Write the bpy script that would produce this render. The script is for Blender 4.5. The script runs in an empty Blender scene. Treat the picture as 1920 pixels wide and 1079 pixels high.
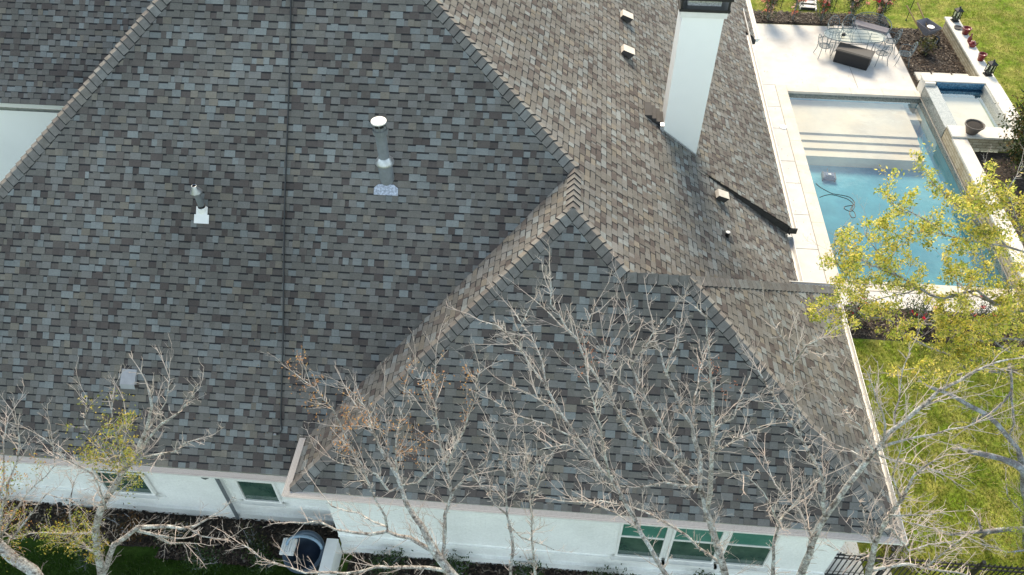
import bpy, math, random
from mathutils import Vector, Matrix
R_=math.radians
scn=bpy.context.scene; COL=scn.collection
# ---------------- camera (drone, 16.8 m above the lawn) ----------------
H=16.8; F=1480.0
TILT,YAW,ROLL=R_(43.41),R_(4.94),R_(-.18)
cam=bpy.data.cameras.new('camera'); camo=bpy.data.objects.new('camera',cam); COL.objects.link(camo)
ROT=Matrix.Rotation(YAW,3,'Z')@Matrix.Rotation(TILT,3,'X')@Matrix.Rotation(ROLL,3,'Z')
camo.matrix_world=Matrix.Translation((0,0,H))@ROT.to_4x4()
cam.sensor_width=36; cam.lens=F/1920*36; cam.clip_end=2000; scn.camera=camo
def ray(u,v): return ROT@Vector(((u-960)/F,-(v-540)/F,-1))
def at_y(u,v,y):
    d=ray(u,v); return Vector((0,0,H))+d*(y/d.y)
def at_z(u,v,z=0):
    d=ray(u,v); return Vector((0,0,H))+d*((z-H)/d.z)
# ---------------- sky, sun, exposure ----------------
SUN=Vector((-.13,.745,.64)).normalized()
w=bpy.data.worlds.new('World'); scn.world=w; w.use_nodes=True
nt=w.node_tree; nt.nodes.clear()
N=nt.nodes.new; L=nt.links.new
out=N('ShaderNodeOutputWorld'); bg=N('ShaderNodeBackground'); sky=N('ShaderNodeTexSky')
sky.sky_type='NISHITA'; sky.sun_disc=False; sky.sun_elevation=math.asin(SUN.z); sky.sun_rotation=math.atan2(SUN.x,SUN.y)
sky.air_density=1.0; sky.dust_density=1.5; sky.ozone_density=1.0
tc=N('ShaderNodeTexCoord'); mp=N('ShaderNodeMapping'); mp.inputs['Scale'].default_value=(1,1,2.2)
nz=N('ShaderNodeTexNoise'); nz.inputs['Scale'].default_value=3.4; nz.inputs['Detail'].default_value=9; nz.inputs['Roughness'].default_value=.58
rp=N('ShaderNodeValToRGB'); rp.color_ramp.elements[0].position=.47; rp.color_ramp.elements[1].position=.57
mx=N('ShaderNodeMix'); mx.data_type='RGBA'; mx.inputs['B'].default_value=(9.4,11.3,12.0,1)
L(tc.outputs['Generated'],mp.inputs['Vector']); L(mp.outputs[0],nz.inputs['Vector']); 
sz=N('ShaderNodeSeparateXYZ'); L(tc.outputs['Generated'],sz.inputs[0])
m1=N('ShaderNodeMath'); m1.operation='MULTIPLY_ADD'; L(sz.outputs[2],m1.inputs[0]); m1.inputs[1].default_value=-1.1; m1.inputs[2].default_value=.60
m2=N('ShaderNodeMath'); L(m1.outputs[0],m2.inputs[0]); L(nz.outputs['Fac'],m2.inputs[1]); L(m2.outputs[0],rp.inputs['Fac'])

L(rp.outputs['Color'],mx.inputs['Factor']); L(sky.outputs[0],mx.inputs['A']); L(mx.outputs['Result'],bg.inputs['Color'])
bg.inputs['Strength'].default_value=.10; L(bg.outputs[0],out.inputs['Surface'])
sl=bpy.data.lights.new('sun','SUN'); sl.energy=3.5; sl.angle=R_(22); sl.color=(1,.83,.60)
so=bpy.data.objects.new('sun',sl); COL.objects.link(so); so.rotation_euler=SUN.to_track_quat('Z','Y').to_euler(); so.location=(0,0,40)
vs=scn.view_settings; vs.view_transform='Standard'; vs.look='None'; vs.gamma=1; vs.exposure=.93
# ---------------- helpers ----------------
rnd=random.Random(7)
class MB:
    def __init__(s): s.v=[];s.f=[];s.mi=[];s.c=[]
    def face(s,pts,m=0,c=None):
        i=len(s.v); s.v.extend([tuple(p) for p in pts]); s.f.append(tuple(range(i,i+len(pts)))); s.mi.append(m); s.c.append(c or (1,1,1))
    def box(s,x0,x1,y0,y1,z0,z1,m=0,M=None,c=None):
        P=[Vector((x,y,z)) for z in (z0,z1) for y in (y0,y1) for x in (x0,x1)]
        if M: P=[M@p for p in P]
        i=len(s.v); s.v.extend([tuple(p) for p in P])
        for f in ((0,2,3,1),(4,5,7,6),(0,1,5,4),(2,6,7,3),(0,4,6,2),(1,3,7,5)):
            s.f.append(tuple(i+k for k in f)); s.mi.append(m); s.c.append(c or (1,1,1))
    def tube(s,pts,rs,n=6,m=0,c=None,cap=True):
        pts=[Vector(p) for p in pts]
        if not hasattr(rs,'__len__'): rs=[rs]*len(pts)
        i0=len(s.v); K=len(pts); ref=None
        for k,p in enumerate(pts):
            d=(pts[min(k+1,K-1)]-pts[max(k-1,0)])
            if d.length<1e-9: d=Vector((0,0,1))
            d.normalize()
            if ref is None:
                ref=Vector((0,0,1)) if abs(d.z)<.9 else Vector((1,0,0))
            a=(ref-d*ref.dot(d))
            if a.length<1e-6: a=d.orthogonal()
            a.normalize(); b=d.cross(a); ref=a
            for j in range(n):
                t=2*math.pi*j/n; s.v.append(tuple(p+(a*math.cos(t)+b*math.sin(t))*rs[k]))
        for k in range(K-1):
            for j in range(n):
                a=i0+k*n+j; b=i0+k*n+(j+1)%n
                s.f.append((a,b,b+n,a+n)); s.mi.append(m); s.c.append(c or (1,1,1))
        if cap and n>3:
            s.f.append(tuple(i0+j for j in reversed(range(n)))); s.mi.append(m); s.c.append(c or (1,1,1))
            s.f.append(tuple(i0+(K-1)*n+j for j in range(n))); s.mi.append(m); s.c.append(c or (1,1,1))
    def lathe(s,prof,n=20,m=0,M=None,c=None):
        i0=len(s.v)
        for r,z in prof:
            for j in range(n):
                t=2*math.pi*j/n; p=Vector((r*math.cos(t),r*math.sin(t),z)); s.v.append(tuple(M@p if M else p))
        for k in range(len(prof)-1):
            for j in range(n):
                a=i0+k*n+j; b=i0+k*n+(j+1)%n
                s.f.append((a,b,b+n,a+n)); s.mi.append(m); s.c.append(c or (1,1,1))
    def build(s,name,mats,parent=None,smooth=False,loc=None,**tags):
        me=bpy.data.meshes.new(name); me.from_pydata(s.v,[],s.f)
        if not isinstance(mats,(list,tuple)): mats=[mats]
        for m in mats: me.materials.append(m)
        me.polygons.foreach_set('material_index',s.mi)
        if any(c!=(1,1,1) for c in s.c):
            at=me.color_attributes.new('Col','FLOAT_COLOR','CORNER'); buf=[]
            for f,c in zip(s.f,s.c): buf.extend((c[0],c[1],c[2],1.)*len(f))
            at.data.foreach_set('color',buf)
        if smooth: me.polygons.foreach_set('use_smooth',[True]*len(s.f))
        me.update(); o=bpy.data.objects.new(name,me); COL.objects.link(o)
        if parent: o.parent=parent
        if loc: o.location=loc
        for k,v in tags.items(): o[k]=v
        return o
def thing(name,label,cat,loc=(0,0,0),rz=0,group=None):
    o=bpy.data.objects.new(name,None); COL.objects.link(o); o.location=loc; o.rotation_euler=(0,0,rz)
    o.empty_display_size=.2; o['label']=label; o['category']=cat
    if group: o['group']=group
    return o
def copy_tree(o,parent=None):
    c=o.copy(); COL.objects.link(c); c.parent=parent
    for ch in [x for x in bpy.data.objects if x.parent==o]: copy_tree(ch,c)
    return c
# ---------------- materials ----------------
def mat(name,col=(.5,.5,.5),rough=.7,metal=0,noise=None,bump=None,attr=False,spec=.5,trans=0,mixcol=None,coord='Object',detail=4,ramp=(.35,.65)):
    """noise=(scale,amount) value variation; bump=(scale,dist); mixcol=(col2,scale) blotches"""
    m=bpy.data.materials.new(name); m.use_nodes=True; t=m.node_tree; b=t.nodes['Principled BSDF']
    b.inputs['Roughness'].default_value=rough; b.inputs['Metallic'].default_value=metal; b.inputs['Specular IOR Level'].default_value=spec
    n=t.nodes.new; l=t.links.new
    tc=n('ShaderNodeTexCoord'); src=None
    if attr:
        a=n('ShaderNodeAttribute'); a.attribute_name='Col'; src=a.outputs['Color']
        if col!=(.5,.5,.5):
            q=n('ShaderNodeMix'); q.data_type='RGBA'; q.blend_type='MULTIPLY'; q.inputs['Factor'].default_value=1; l(src,q.inputs['A']); q.inputs['B'].default_value=(*col,1); src=q.outputs['Result']
    else:
        r=n('ShaderNodeRGB'); r.outputs[0].default_value=(*col,1); src=r.outputs[0]
    if mixcol:
        for c2,sc in (mixcol if isinstance(mixcol,list) else [mixcol]):
            z=n('ShaderNodeTexNoise'); z.inputs['Scale'].default_value=sc; z.inputs['Detail'].default_value=detail; z.inputs['Roughness'].default_value=.6
            l(tc.outputs[coord],z.inputs['Vector']); rr=n('ShaderNodeMapRange'); rr.inputs['From Min'].default_value=ramp[0]; rr.inputs['From Max'].default_value=ramp[1]
            l(z.outputs['Fac'],rr.inputs['Value']); q=n('ShaderNodeMix'); q.data_type='RGBA'; l(rr.outputs[0],q.inputs['Factor']); l(src,q.inputs['A']); q.inputs['B'].default_value=(*c2,1); src=q.outputs['Result']
    if noise:
        for sc,am in (noise if isinstance(noise,list) else [noise]):
            z=n('ShaderNodeTexNoise'); z.inputs['Scale'].default_value=sc; z.inputs['Detail'].default_value=3
            l(tc.outputs[coord],z.inputs['Vector']); rr=n('ShaderNodeMapRange'); rr.inputs['From Min'].default_value=.3; rr.inputs['From Max'].default_value=.7
            rr.inputs['To Min'].default_value=1-am; rr.inputs['To Max'].default_value=1+am; l(z.outputs['Fac'],rr.inputs['Value'])
            q=n('ShaderNodeVectorMath'); q.operation='SCALE'; l(src,q.inputs[0]); l(rr.outputs[0],q.inputs['Scale']); src=q.outputs[0]
    l(src,b.inputs['Base Color'])
    if bump:
        z=n('ShaderNodeTexNoise'); z.inputs['Scale'].default_value=bump[0]; z.inputs['Detail'].default_value=4; l(tc.outputs[coord],z.inputs['Vector'])
        bp=n('ShaderNodeBump'); bp.inputs['Distance'].default_value=bump[1]; l(z.outputs['Fac'],bp.inputs['Height']); l(bp.outputs[0],b.inputs['Normal'])
    if trans:
        tr=n('ShaderNodeBsdfTranslucent'); l(src,tr.inputs['Color']); ms=n('ShaderNodeMixShader'); ms.inputs[0].default_value=trans
        l(b.outputs[0],ms.inputs[1]); l(tr.outputs[0],ms.inputs[2]); l(ms.outputs[0],t.nodes['Material Output'].inputs['Surface'])
    return m
M_SH=mat('shingle',attr=True,rough=.92,noise=[(160,.2),(.3,.15),(1.6,.07),(28,.08)],bump=(220,.004),spec=.2)
M_CAP=mat('cap_shingle',attr=True,rough=.92,noise=[(130,.2),(9,.15)],bump=(220,.004),spec=.2)
M_DARK=mat('dark_edge',(.022,.022,.024),rough=.9)
M_FASC=mat('dark_fascia',(.035,.034,.036),rough=.8,noise=(6,.2))
def brick_wall_mat():
    m=mat('painted_brick',(.89,.89,.86),rough=.75,noise=[(1.3,.05),(25,.05)],mixcol=[((.76,.76,.72),.8)],ramp=(.5,.85)); t=m.node_tree; n=t.nodes.new; l=t.links.new; b=t.nodes['Principled BSDF']
    tc=n('ShaderNodeTexCoord'); sx=n('ShaderNodeSeparateXYZ'); cx=n('ShaderNodeCombineXYZ'); l(tc.outputs['Object'],sx.inputs[0]); ad=n('ShaderNodeMath'); l(sx.outputs[0],ad.inputs[0]); l(sx.outputs[1],ad.inputs[1])
    l(ad.outputs[0],cx.inputs[0]); l(sx.outputs[2],cx.inputs[1]); bt=n('ShaderNodeTexBrick'); l(cx.outputs[0],bt.inputs['Vector']); bt.inputs['Scale'].default_value=1
    bt.inputs['Brick Width'].default_value=.21; bt.inputs['Row Height'].default_value=.075; bt.inputs['Mortar Size'].default_value=.006; bt.inputs['Mortar Smooth'].default_value=.6
    bp=n('ShaderNodeBump'); bp.inputs['Distance'].default_value=.008; bp.invert=True; l(bt.outputs['Fac'],bp.inputs['Height']); l(bp.outputs[0],b.inputs['Normal']); return m
M_WALL=brick_wall_mat()
M_STUC=mat('stucco_panel',(.90,.92,.91),rough=.6,noise=[(.8,.03),(60,.02)])
M_WHITE=mat('white_paint',(.78,.77,.74),rough=.5,noise=(5,.05))
M_METAL=mat('galvanised',(.42,.44,.46),rough=.35,metal=.7,noise=(14,.15))
M_GREYP=mat('grey_painted_pipe',(.15,.165,.175),rough=.6,noise=(12,.12))
M_SILV=mat('flashing',(.65,.67,.7),rough=.28,metal=.6,noise=(30,.35))
M_BLACK=mat('black_metal',(.015,.016,.018),rough=.5,noise=(20,.2))
M_GLASSW=mat('window_glass',(.02,.055,.045),rough=.05,spec=.9,mixcol=[((.07,.12,.09),2.2)])  # lighter blotches paint tree reflections into the glass colour
M_GLASSB=mat('window_blind',(.05,.17,.13),rough=.10,spec=.8,mixcol=[((.10,.24,.19),1.5)])
M_PATIO=mat('concrete',(.58,.57,.545),rough=.85,noise=[(.5,.06),(3,.06),(70,.06)],bump=(90,.002),mixcol=[((.48,.45,.41),.9)],ramp=(.5,.8))
M_COPE=mat('limestone_coping',(.58,.55,.49),rough=.8,noise=[(2,.08),(40,.08)],bump=(40,.003),mixcol=[((.54,.49,.42),1.6)],ramp=(.5,.8))
M_CAPST=mat('cap_stone',(.62,.60,.55),rough=.8,noise=[(2,.07),(50,.07)],bump=(40,.003))
M_JOINT=mat('joint',(.20,.19,.17),rough=.9)
def stone_mat():
    m=mat('chopped_stone',(.52,.47,.36),rough=.85,mixcol=[((.42,.36,.25),3)],noise=[(30,.15)]); t=m.node_tree; n=t.nodes.new; l=t.links.new; b=t.nodes['Principled BSDF']
    tc=n('ShaderNodeTexCoord'); sx=n('ShaderNodeSeparateXYZ'); cx=n('ShaderNodeCombineXYZ'); l(tc.outputs['Object'],sx.inputs[0]); ad=n('ShaderNodeMath'); l(sx.outputs[0],ad.inputs[0]); l(sx.outputs[1],ad.inputs[1])
    l(ad.outputs[0],cx.inputs[0]); l(sx.outputs[2],cx.inputs[1]); bt=n('ShaderNodeTexBrick'); l(cx.outputs[0],bt.inputs['Vector']); bt.inputs['Scale'].default_value=1
    bt.inputs['Brick Width'].default_value=.33; bt.inputs['Row Height'].default_value=.11; bt.inputs['Mortar Size'].default_value=.012; bt.offset_frequency=2; bt.inputs['Color1'].default_value=(1,1,1,1); bt.inputs['Color2'].default_value=(.82,.78,.72,1); bt.inputs['Mortar'].default_value=(.5,.45,.38,1)
    src=b.inputs['Base Color'].links[0].from_socket; q=n('ShaderNodeMix'); q.data_type='RGBA'; q.blend_type='MULTIPLY'; q.inputs['Factor'].default_value=1; l(src,q.inputs['A']); l(bt.outputs['Color'],q.inputs['B']); l(q.outputs['Result'],b.inputs['Base Color'])
    bp=n('ShaderNodeBump'); bp.inputs['Distance'].default_value=.02; bp.invert=True; l(bt.outputs['Fac'],bp.inputs['Height']); l(bp.outputs[0],b.inputs['Normal']); return m
M_STONE=stone_mat()
def mosaic(name,c1,c2,scale=45):
    m=bpy.data.materials.new(name); m.use_nodes=True; t=m.node_tree; n=t.nodes.new; l=t.links.new; b=t.nodes['Principled BSDF']
    tc=n('ShaderNodeTexCoord'); v=n('ShaderNodeTexVoronoi'); v.inputs['Scale'].default_value=scale; v.distance='CHEBYCHEV'; v.inputs['Randomness'].default_value=.3; l(tc.outputs['Object'],v.inputs['Vector'])
    sx=n('ShaderNodeSeparateColor'); l(v.outputs['Color'],sx.inputs[0]); q=n('ShaderNodeMix'); q.data_type='RGBA'; q.inputs['A'].default_value=(*c1,1); q.inputs['B'].default_value=(*c2,1); l(sx.outputs[0],q.inputs['Factor']); l(q.outputs['Result'],b.inputs['Base Color']); b.inputs['Roughness'].default_value=.25; return m
M_TILE=mosaic('grey_mosaic',(.06,.08,.08),(.30,.33,.32))
M_TILEL=mosaic('pale_mosaic',(.25,.28,.28),(.5,.52,.5))
M_BLUE=mosaic('blue_tile',(.015,.08,.16),(.08,.22,.36),25)
M_PLAS=mat('pool_plaster',(.065,.28,.36),rough=.8,noise=[(1.2,.12),(8,.05)],mixcol=[((.04,.21,.30),.45)])
M_SHELF=mat('shelf_plaster',(.54,.475,.37),rough=.8,noise=[(1.5,.08)],mixcol=[((.45,.42,.36),.8)])
M_MULCH=mat('mulch',(.045,.032,.025),rough=.95,noise=[(60,.7),(14,.4)],bump=(50,.05),mixcol=[((.09,.068,.052),35),((.02,.016,.014),6)])
M_RED=mat('red_glaze',(.16,.018,.015),rough=.25,noise=(8,.15))
M_WOOD=mat('tan_wood',(.40,.26,.12),rough=.7,noise=(10,.2))
M_IRON=mat('verdigris_iron',(.13,.17,.19),rough=.5,metal=.2,noise=(20,.2))
M_FABR=mat('grey_cushion',(.20,.19,.21),rough=.9,noise=(20,.1))
M_BOX=mat('dark_resin',(.011,.011,.013),rough=.6,noise=(40,.2),bump=(60,.003))
M_BOXT=mat('dark_resin_lid',(.055,.052,.05),rough=.6,noise=(40,.15),bump=(60,.003))
M_SOIL=mat('soil',(.03,.025,.022),rough=.95,noise=(60,.5),bump=(60,.02))
M_PLANTER=mat('brown_planter',(.10,.085,.075),rough=.6,noise=(12,.15))
M_VENT=mat('tan_vent',(.56,.51,.44),rough=.6,noise=(9,.12))
M_LEAFY=mat('leaf',attr=True,rough=.55,trans=.35,spec=.3)
M_BARK=mat('bark',(.36,.33,.30),rough=.9,noise=[(40,.45),(120,.3)],mixcol=[((.12,.10,.085),16),((.50,.51,.49),7)],bump=(50,.03),ramp=(.48,.62))
M_TWIG=mat('twig_bark',(.54,.45,.395),rough=.85,noise=[(12,.3),(1.5,.2)],mixcol=[((.30,.22,.18),3)],ramp=(.5,.75))
M_BARKD=mat('dark_bark',(.17,.16,.16),rough=.9,noise=[(35,.3)],mixcol=[((.36,.38,.40),6)],bump=(60,.012),ramp=(.45,.65))
M_TABLE=None
def glass_table():
    m=bpy.data.materials.new('clear_glass'); m.use_nodes=True; t=m.node_tree; t.nodes.clear(); n=t.nodes.new; l=t.links.new
    o=n('ShaderNodeOutputMaterial'); a=n('ShaderNodeBsdfTransparent'); a.inputs[0].default_value=(.86,.92,.86,1); g=n('ShaderNodeBsdfGlossy'); g.inputs['Roughness'].default_value=.03
    f=n('ShaderNodeFresnel'); f.inputs[0].default_value=1.5; x=n('ShaderNodeMixShader'); l(f.outputs[0],x.inputs[0]); l(a.outputs[0],x.inputs[1]); l(g.outputs[0],x.inputs[2]); l(x.outputs[0],o.inputs[0]); return m
M_TABLE=glass_table()
def water_mat():
    m=bpy.data.materials.new('pool_water'); m.use_nodes=True; t=m.node_tree; t.nodes.clear(); n=t.nodes.new; l=t.links.new
    o=n('ShaderNodeOutputMaterial'); a=n('ShaderNodeBsdfTransparent'); a.inputs[0].default_value=(.95,.975,.96,1); g=n('ShaderNodeBsdfGlossy'); g.inputs['Roughness'].default_value=.02
    f=n('ShaderNodeFresnel'); f.inputs[0].default_value=1.33; x=n('ShaderNodeMixShader'); tc=n('ShaderNodeTexCoord')
    z=n('ShaderNodeTexNoise'); z.inputs['Scale'].default_value=1.1; z.inputs['Detail'].default_value=4; l(tc.outputs['Object'],z.inputs['Vector']); bp=n('ShaderNodeBump'); bp.inputs['Distance'].default_value=.010; bp.inputs['Strength'].default_value=.5; l(z.outputs['Fac'],bp.inputs['Height']); l(bp.outputs[0],g.inputs['Normal']); l(bp.outputs[0],f.inputs['Normal'])
    mu=n('ShaderNodeMath'); mu.operation='MULTIPLY'; mu.inputs[1].default_value=3.6; mu.use_clamp=True; l(f.outputs[0],mu.inputs[0])
    ge=n('ShaderNodeNewGeometry'); iv=n('ShaderNodeMath'); iv.operation='SUBTRACT'; iv.inputs[0].default_value=1; l(ge.outputs['Backfacing'],iv.inputs[1]); m3=n('ShaderNodeMath'); m3.operation='MULTIPLY'; l(mu.outputs[0],m3.inputs[0]); l(iv.outputs[0],m3.inputs[1])
    l(m3.outputs[0],x.inputs[0]); l(a.outputs[0],x.inputs[1]); l(g.outputs[0],x.inputs[2]); l(x.outputs[0],o.inputs[0]); return m
M_WATER=water_mat()
def mesh_guard():
    m=bpy.data.materials.new('perforated_guard'); m.use_nodes=True; t=m.node_tree; n=t.nodes.new; l=t.links.new; b=t.nodes['Principled BSDF']
    tc=n('ShaderNodeTexCoord'); mp=n('ShaderNodeMapping'); mp.inputs['Rotation'].default_value=(0,0,R_(45)); l(tc.outputs['Object'],mp.inputs[0]); c=n('ShaderNodeTexChecker'); c.inputs['Scale'].default_value=62; l(mp.outputs[0],c.inputs['Vector'])
    c.inputs['Color1'].default_value=(.52,.50,.47,1); c.inputs['Color2'].default_value=(.26,.25,.235,1); l(c.outputs['Color'],b.inputs['Base Color']); b.inputs['Roughness'].default_value=.4; return m
M_GUARD=mesh_guard()
def lawn_mat():
    m=mat('lawn',(.150,.215,.022),rough=.95,spec=.1,detail=8,mixcol=[((.085,.155,.013),.5),((.32,.29,.085),1.4)],ramp=(.38,.72),noise=[(9,.30),(90,.35),(2.2,.25)],bump=(70,.03)); return m
M_LAWN=lawn_mat()
M_LAWND=mat('lawn_painted_shade',(.040,.085,.012),rough=.95,spec=.1,detail=8,mixcol=[((.055,.085,.018),.9)],ramp=(.4,.75),noise=[(9,.25),(90,.4),(2.2,.2)],bump=(70,.03))  # darker than the main lawn: the house's shade is put into the colour
M_BLADE=mat('grass_blades',attr=True,rough=.8,trans=.3,spec=.15)
# ---------------- ground, pool ----------------
PX0,PX1,PY0,PY1=8.25,13.26,16.95,27.0
g=MB()
def frame_sheet(mb,X0,X1,Y0,Y1,hx0,hx1,hy0,hy1,z):
    for a,b,c,d in ((X0,hx0,Y0,Y1),(hx1,X1,Y0,Y1),(hx0,hx1,Y0,hy0),(hx0,hx1,hy1,Y1)):
        mb.face([(a,c,z),(b,c,z),(b,d,z),(a,d,z)])
frame_sheet(g,-400,400,-400,500,8.0,15.0,16.9,27.1,-.02)
g.build('lawn_ground',M_LAWN,kind='structure')
g=MB(); g.face([(-30,-6,-.012),(6.2,-6,-.012),(6.2,7.6,-.012),(-30,7.6,-.012)]); g.build('front_lawn',M_LAWND,kind='structure')  # extra sheet over the ground, its dark green paints in the house's shade
g=MB()   # patio: slabs laid in pieces with open joints between them
jx=[6.0,7.05,7.86]
def slab(mb,x0,x1,y0,y1,z=0.0,th=.1,gap=.022,m=0):
    mb.box(x0+gap/2,x1-gap/2,y0+gap/2,y1-gap/2,z-th,z,m)
ys=[15.9,16.6,18.2,19.8,21.4,22.6,24.53,25.92,27.42]
for a,b in zip(ys[:-1],ys[1:]): slab(g,7.15,7.86,a,b)
slab(g,5.0,7.15,15.9,32.2)
slab(g,7.15,11.0,27.42,32.2); slab(g,11.0,13.22,27.42,32.3)
slab(g,7.86,13.3,15.9,16.55)

g.build('patio',[M_PATIO],kind='structure')
j=MB(); frame_sheet(j,4.9,13.24,15.92,32.2,8.0,13.2,16.9,27.1,-.012); j.build('patio_joints',M_JOINT,kind='structure')
g=MB()   # coping
k=0
y=16.55
while y<27.4:
    y2=min(y+1.45,27.42); slab(g,7.86,8.27,y,y2,.012,.1,.008); y=y2
x=8.27
while x<13.2:
    x2=min(x+1.2,13.25); slab(g,x,x2,27.0,27.42,.012,.1,.008); slab(g,x,x2,16.55,16.95,.012,.1,.008); x=x2
pool=thing('swimming_pool','rectangular in-ground swimming pool with pale stone coping and blue water','swimming pool',(10.7,22,0))
def childof(o,p):
    o.parent=p; o.matrix_parent_inverse=p.matrix_basis.inverted() if False else Matrix.Translation(-Vector(p.location)); return o
childof(g.build('coping',M_COPE),pool)
g=MB() # basin: tile band, floor, shelf, steps
X0,X1,Y0,Y1=8.26,13.25,16.94,27.01
def quadbox_in(mb,x0,x1,y0,y1,z0,z1,m):
    mb.face([(x0,y0,z0),(x0,y1,z0),(x0,y1,z1),(x0,y0,z1)],m); mb.face([(x1,y1,z0),(x1,y0,z0),(x1,y0,z1),(x1,y1,z1)],m)
    mb.face([(x0,y1,z0),(x1,y1,z0),(x1,y1,z1),(x0,y1,z1)],m); mb.face([(x1,y0,z0),(x0,y0,z0),(x0,y0,z1),(x1,y0,z1)],m)
quadbox_in(g,X0,X1,Y0,Y1,-.30,0.0,2); quadbox_in(g,X0,X1,Y0,Y1,-1.6,-.30,0)
g.face([(X0,Y0,-1.4),(X1,Y0,-1.4),(X1,23.0,-.95),(X0,23.0,-.95)],0); g.face([(X0,23.0,-.95),(X1,23.0,-.95),(X1,Y1,-.95),(X0,Y1,-.95)],0)
g.box(X0+.002,X1-.55,24.87,Y1-.002,-1.45,-.36,1); g.box(X0+.002,X1-.55,24.5,24.87,-1.45,-.42,1); g.box(X0+.002,X1-.55,24.1,24.5,-1.45,-.48,1); g.box(X0+.002,X1-.55,23.7,24.1,-1.45,-.54,1)
g.box(X1-.55,X1-.002,26.2,Y1-.002,-1.45,-.5,1)
childof(g.build('basin',[M_PLAS,M_SHELF,M_TILE]),pool)
g=MB(); g.face([(X0,Y0,-.13),(X1,Y0,-.13),(X1,Y1,-.13),(X0,Y1,-.13)]); g.build('pool_water',M_WATER,kind='structure')
# spa
spa=thing('raised_spa','raised square spa with blue waterline tile and grey mosaic spillway wall','spa',(14.4,25.7,0))
SX0,SX1,SY0,SY1=13.26,15.95,23.75,27.75
g=MB(); g.box(13.70,15.30,24.45,27.15,-.4,-.3+.35,0)
childof(g.build('spa_floor',M_SHELF),spa)
g=MB(); g.box(13.255,13.70,24.42,27.2,-1.4,.40,0); childof(g.build('spillway_wall',M_TILE),spa)
g=MB(); g.box(13.25,13.71,24.425,27.195,.402,.43,0); childof(g.build('spillway_top',M_TILEL),spa)
g=MB(); g.box(13.70,15.42,27.18,27.24,.0,.52,0); g.box(15.40,15.46,24.4,27.2,.0,.50,1); g.box(13.72,15.4,24.38,24.44,.0,.46,1); g.box(13.705,15.39,27.0,27.18,.05,.3,0)
childof(g.build('waterline_tile',[M_BLUE,M_TILEL]),spa)
g=MB(); g.face([(13.7,24.44,.30),(15.4,24.44,.30),(15.4,27.18,.30),(13.7,27.18,.30)]); childof(g.build('spa_water',M_WATER),spa)
g=MB(); g.box(13.24,13.62,27.10,27.62,-.3,.545); g.box(13.22,15.95,27.24,27.70,.50,.56); g.box(15.46,15.97,23.7,27.24,.50,.56); g.box(13.24,15.46,23.72,24.38,.50,.56)
childof(g.build('spa_cap',M_CAPST),spa)
g=MB(); g.box(13.26,15.9,27.24,27.62,-.3,.5); g.box(15.46,15.92,23.75,27.24,-.3,.5); g.box(13.26,15.46,23.75,24.38,-.3,.5); childof(g.build('spa_wall',M_STONE),spa)
# raised wall along the pool
wl=thing('stone_wall','long low raised stone wall with pale cap edging the pool beyond the spa','garden wall',(13.4,20,0))
g=MB(); g.box(13.26,13.62,14.6,23.74,-1.4,.42); childof(g.build('stone_face',M_STONE),wl)
g=MB(); g.box(13.25,13.75,14.55,23.72,.42,.49); childof(g.build('cap_stone',M_CAPST),wl)
wl=thing('stone_wall','low cut-stone garden wall carrying the two lanterns and red pots','garden wall',(15.7,30,0))
g=MB(); g.box(15.5,15.92,27.71,32.3,-.3,.44); childof(g.build('stone_face',M_STONE),wl)
g=MB(); g.box(15.46,16.0,27.705,32.45,.44,.50); childof(g.build('cap_stone',M_CAPST),wl)
# ---------------- beds ----------------
def bed(name,pts,mt=M_MULCH,z=.03,sub=.25,amp=.03,kind='structure',seed=1):
    r=random.Random(seed); xs=[p[0] for p in pts]; ys_=[p[1] for p in pts]; x0,x1,y0,y1=min(xs),max(xs),min(ys_),max(ys_)
    nx=max(2,int((x1-x0)/sub)); ny=max(2,int((y1-y0)/sub)); mb=MB(); V=[[Vector((x0+(x1-x0)*i/nx,y0+(y1-y0)*j/ny,z+(r.uniform(-amp,amp) if 0<i<nx and 0<j<ny else -.05))) for i in range(nx+1)] for j in range(ny+1)]
    for j in range(ny):
        for i in range(nx): mb.face([V[j][i],V[j][i+1],V[j+1][i+1],V[j+1][i]])
    return mb.build(name,mt,kind=kind)
bed('mulch_bed',[(13.24,27.7),(15.5,32.3)],seed=2); bed('mulch_bed',[(6.3,32.25),(13.4,33.35)],seed=3); bed('mulch_bed',[(13.75,14.5),(16.4,23.7)],seed=4)
bed('mulch_bed',[(6.6,14.7),(13.8,15.95)],seed=5)
bed('mulch_bed',[(-16,7.15),(-4.6,8.1)],seed=6); bed('mulch_bed',[(-4.3,6.75),(5.8,7.5)],seed=7); bed('mulch_bed',[(-8.6,6.95),(-5.9,7.3)],seed=8)
def chips(name,area,n,seed,kind='stuff'):
    r=random.Random(seed); mb=MB()
    for _ in range(n):
        a=r.choice(area); x=r.uniform(a[0],a[1]); y=r.uniform(a[2],a[3]); s=r.uniform(.02,.055); t=r.uniform(0,6.28); d=Vector((math.cos(t),math.sin(t),r.uniform(-.3,.3)))*s; e=Vector((-math.sin(t),math.cos(t),r.uniform(-.5,.5)))*s*.35
        p=Vector((x,y,r.uniform(.04,.08))); q=r.random(); c=(.03,.022,.018) if q<.5 else ((.10,.07,.05) if q<.85 else (.24,.20,.16))
        mb.face([p-d-e,p+d-e,p+d+e,p-d+e],0,c)
    mb.build(name,M_LEAFY,kind=kind)
chips('bark_chips',[(13.3,15.45,27.8,32.2)]*2+[(6.4,13.2,32.3,33.3)]*2+[(13.8,16.3,14.6,23.6)],9000,3)
chips('bark_chips',[(-15,-4.7,7.2,8.05),(-4.2,5.7,6.8,7.45),(6.7,13.7,14.75,15.85),(-8.5,-6,6.97,7.25)],12000,4)
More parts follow.
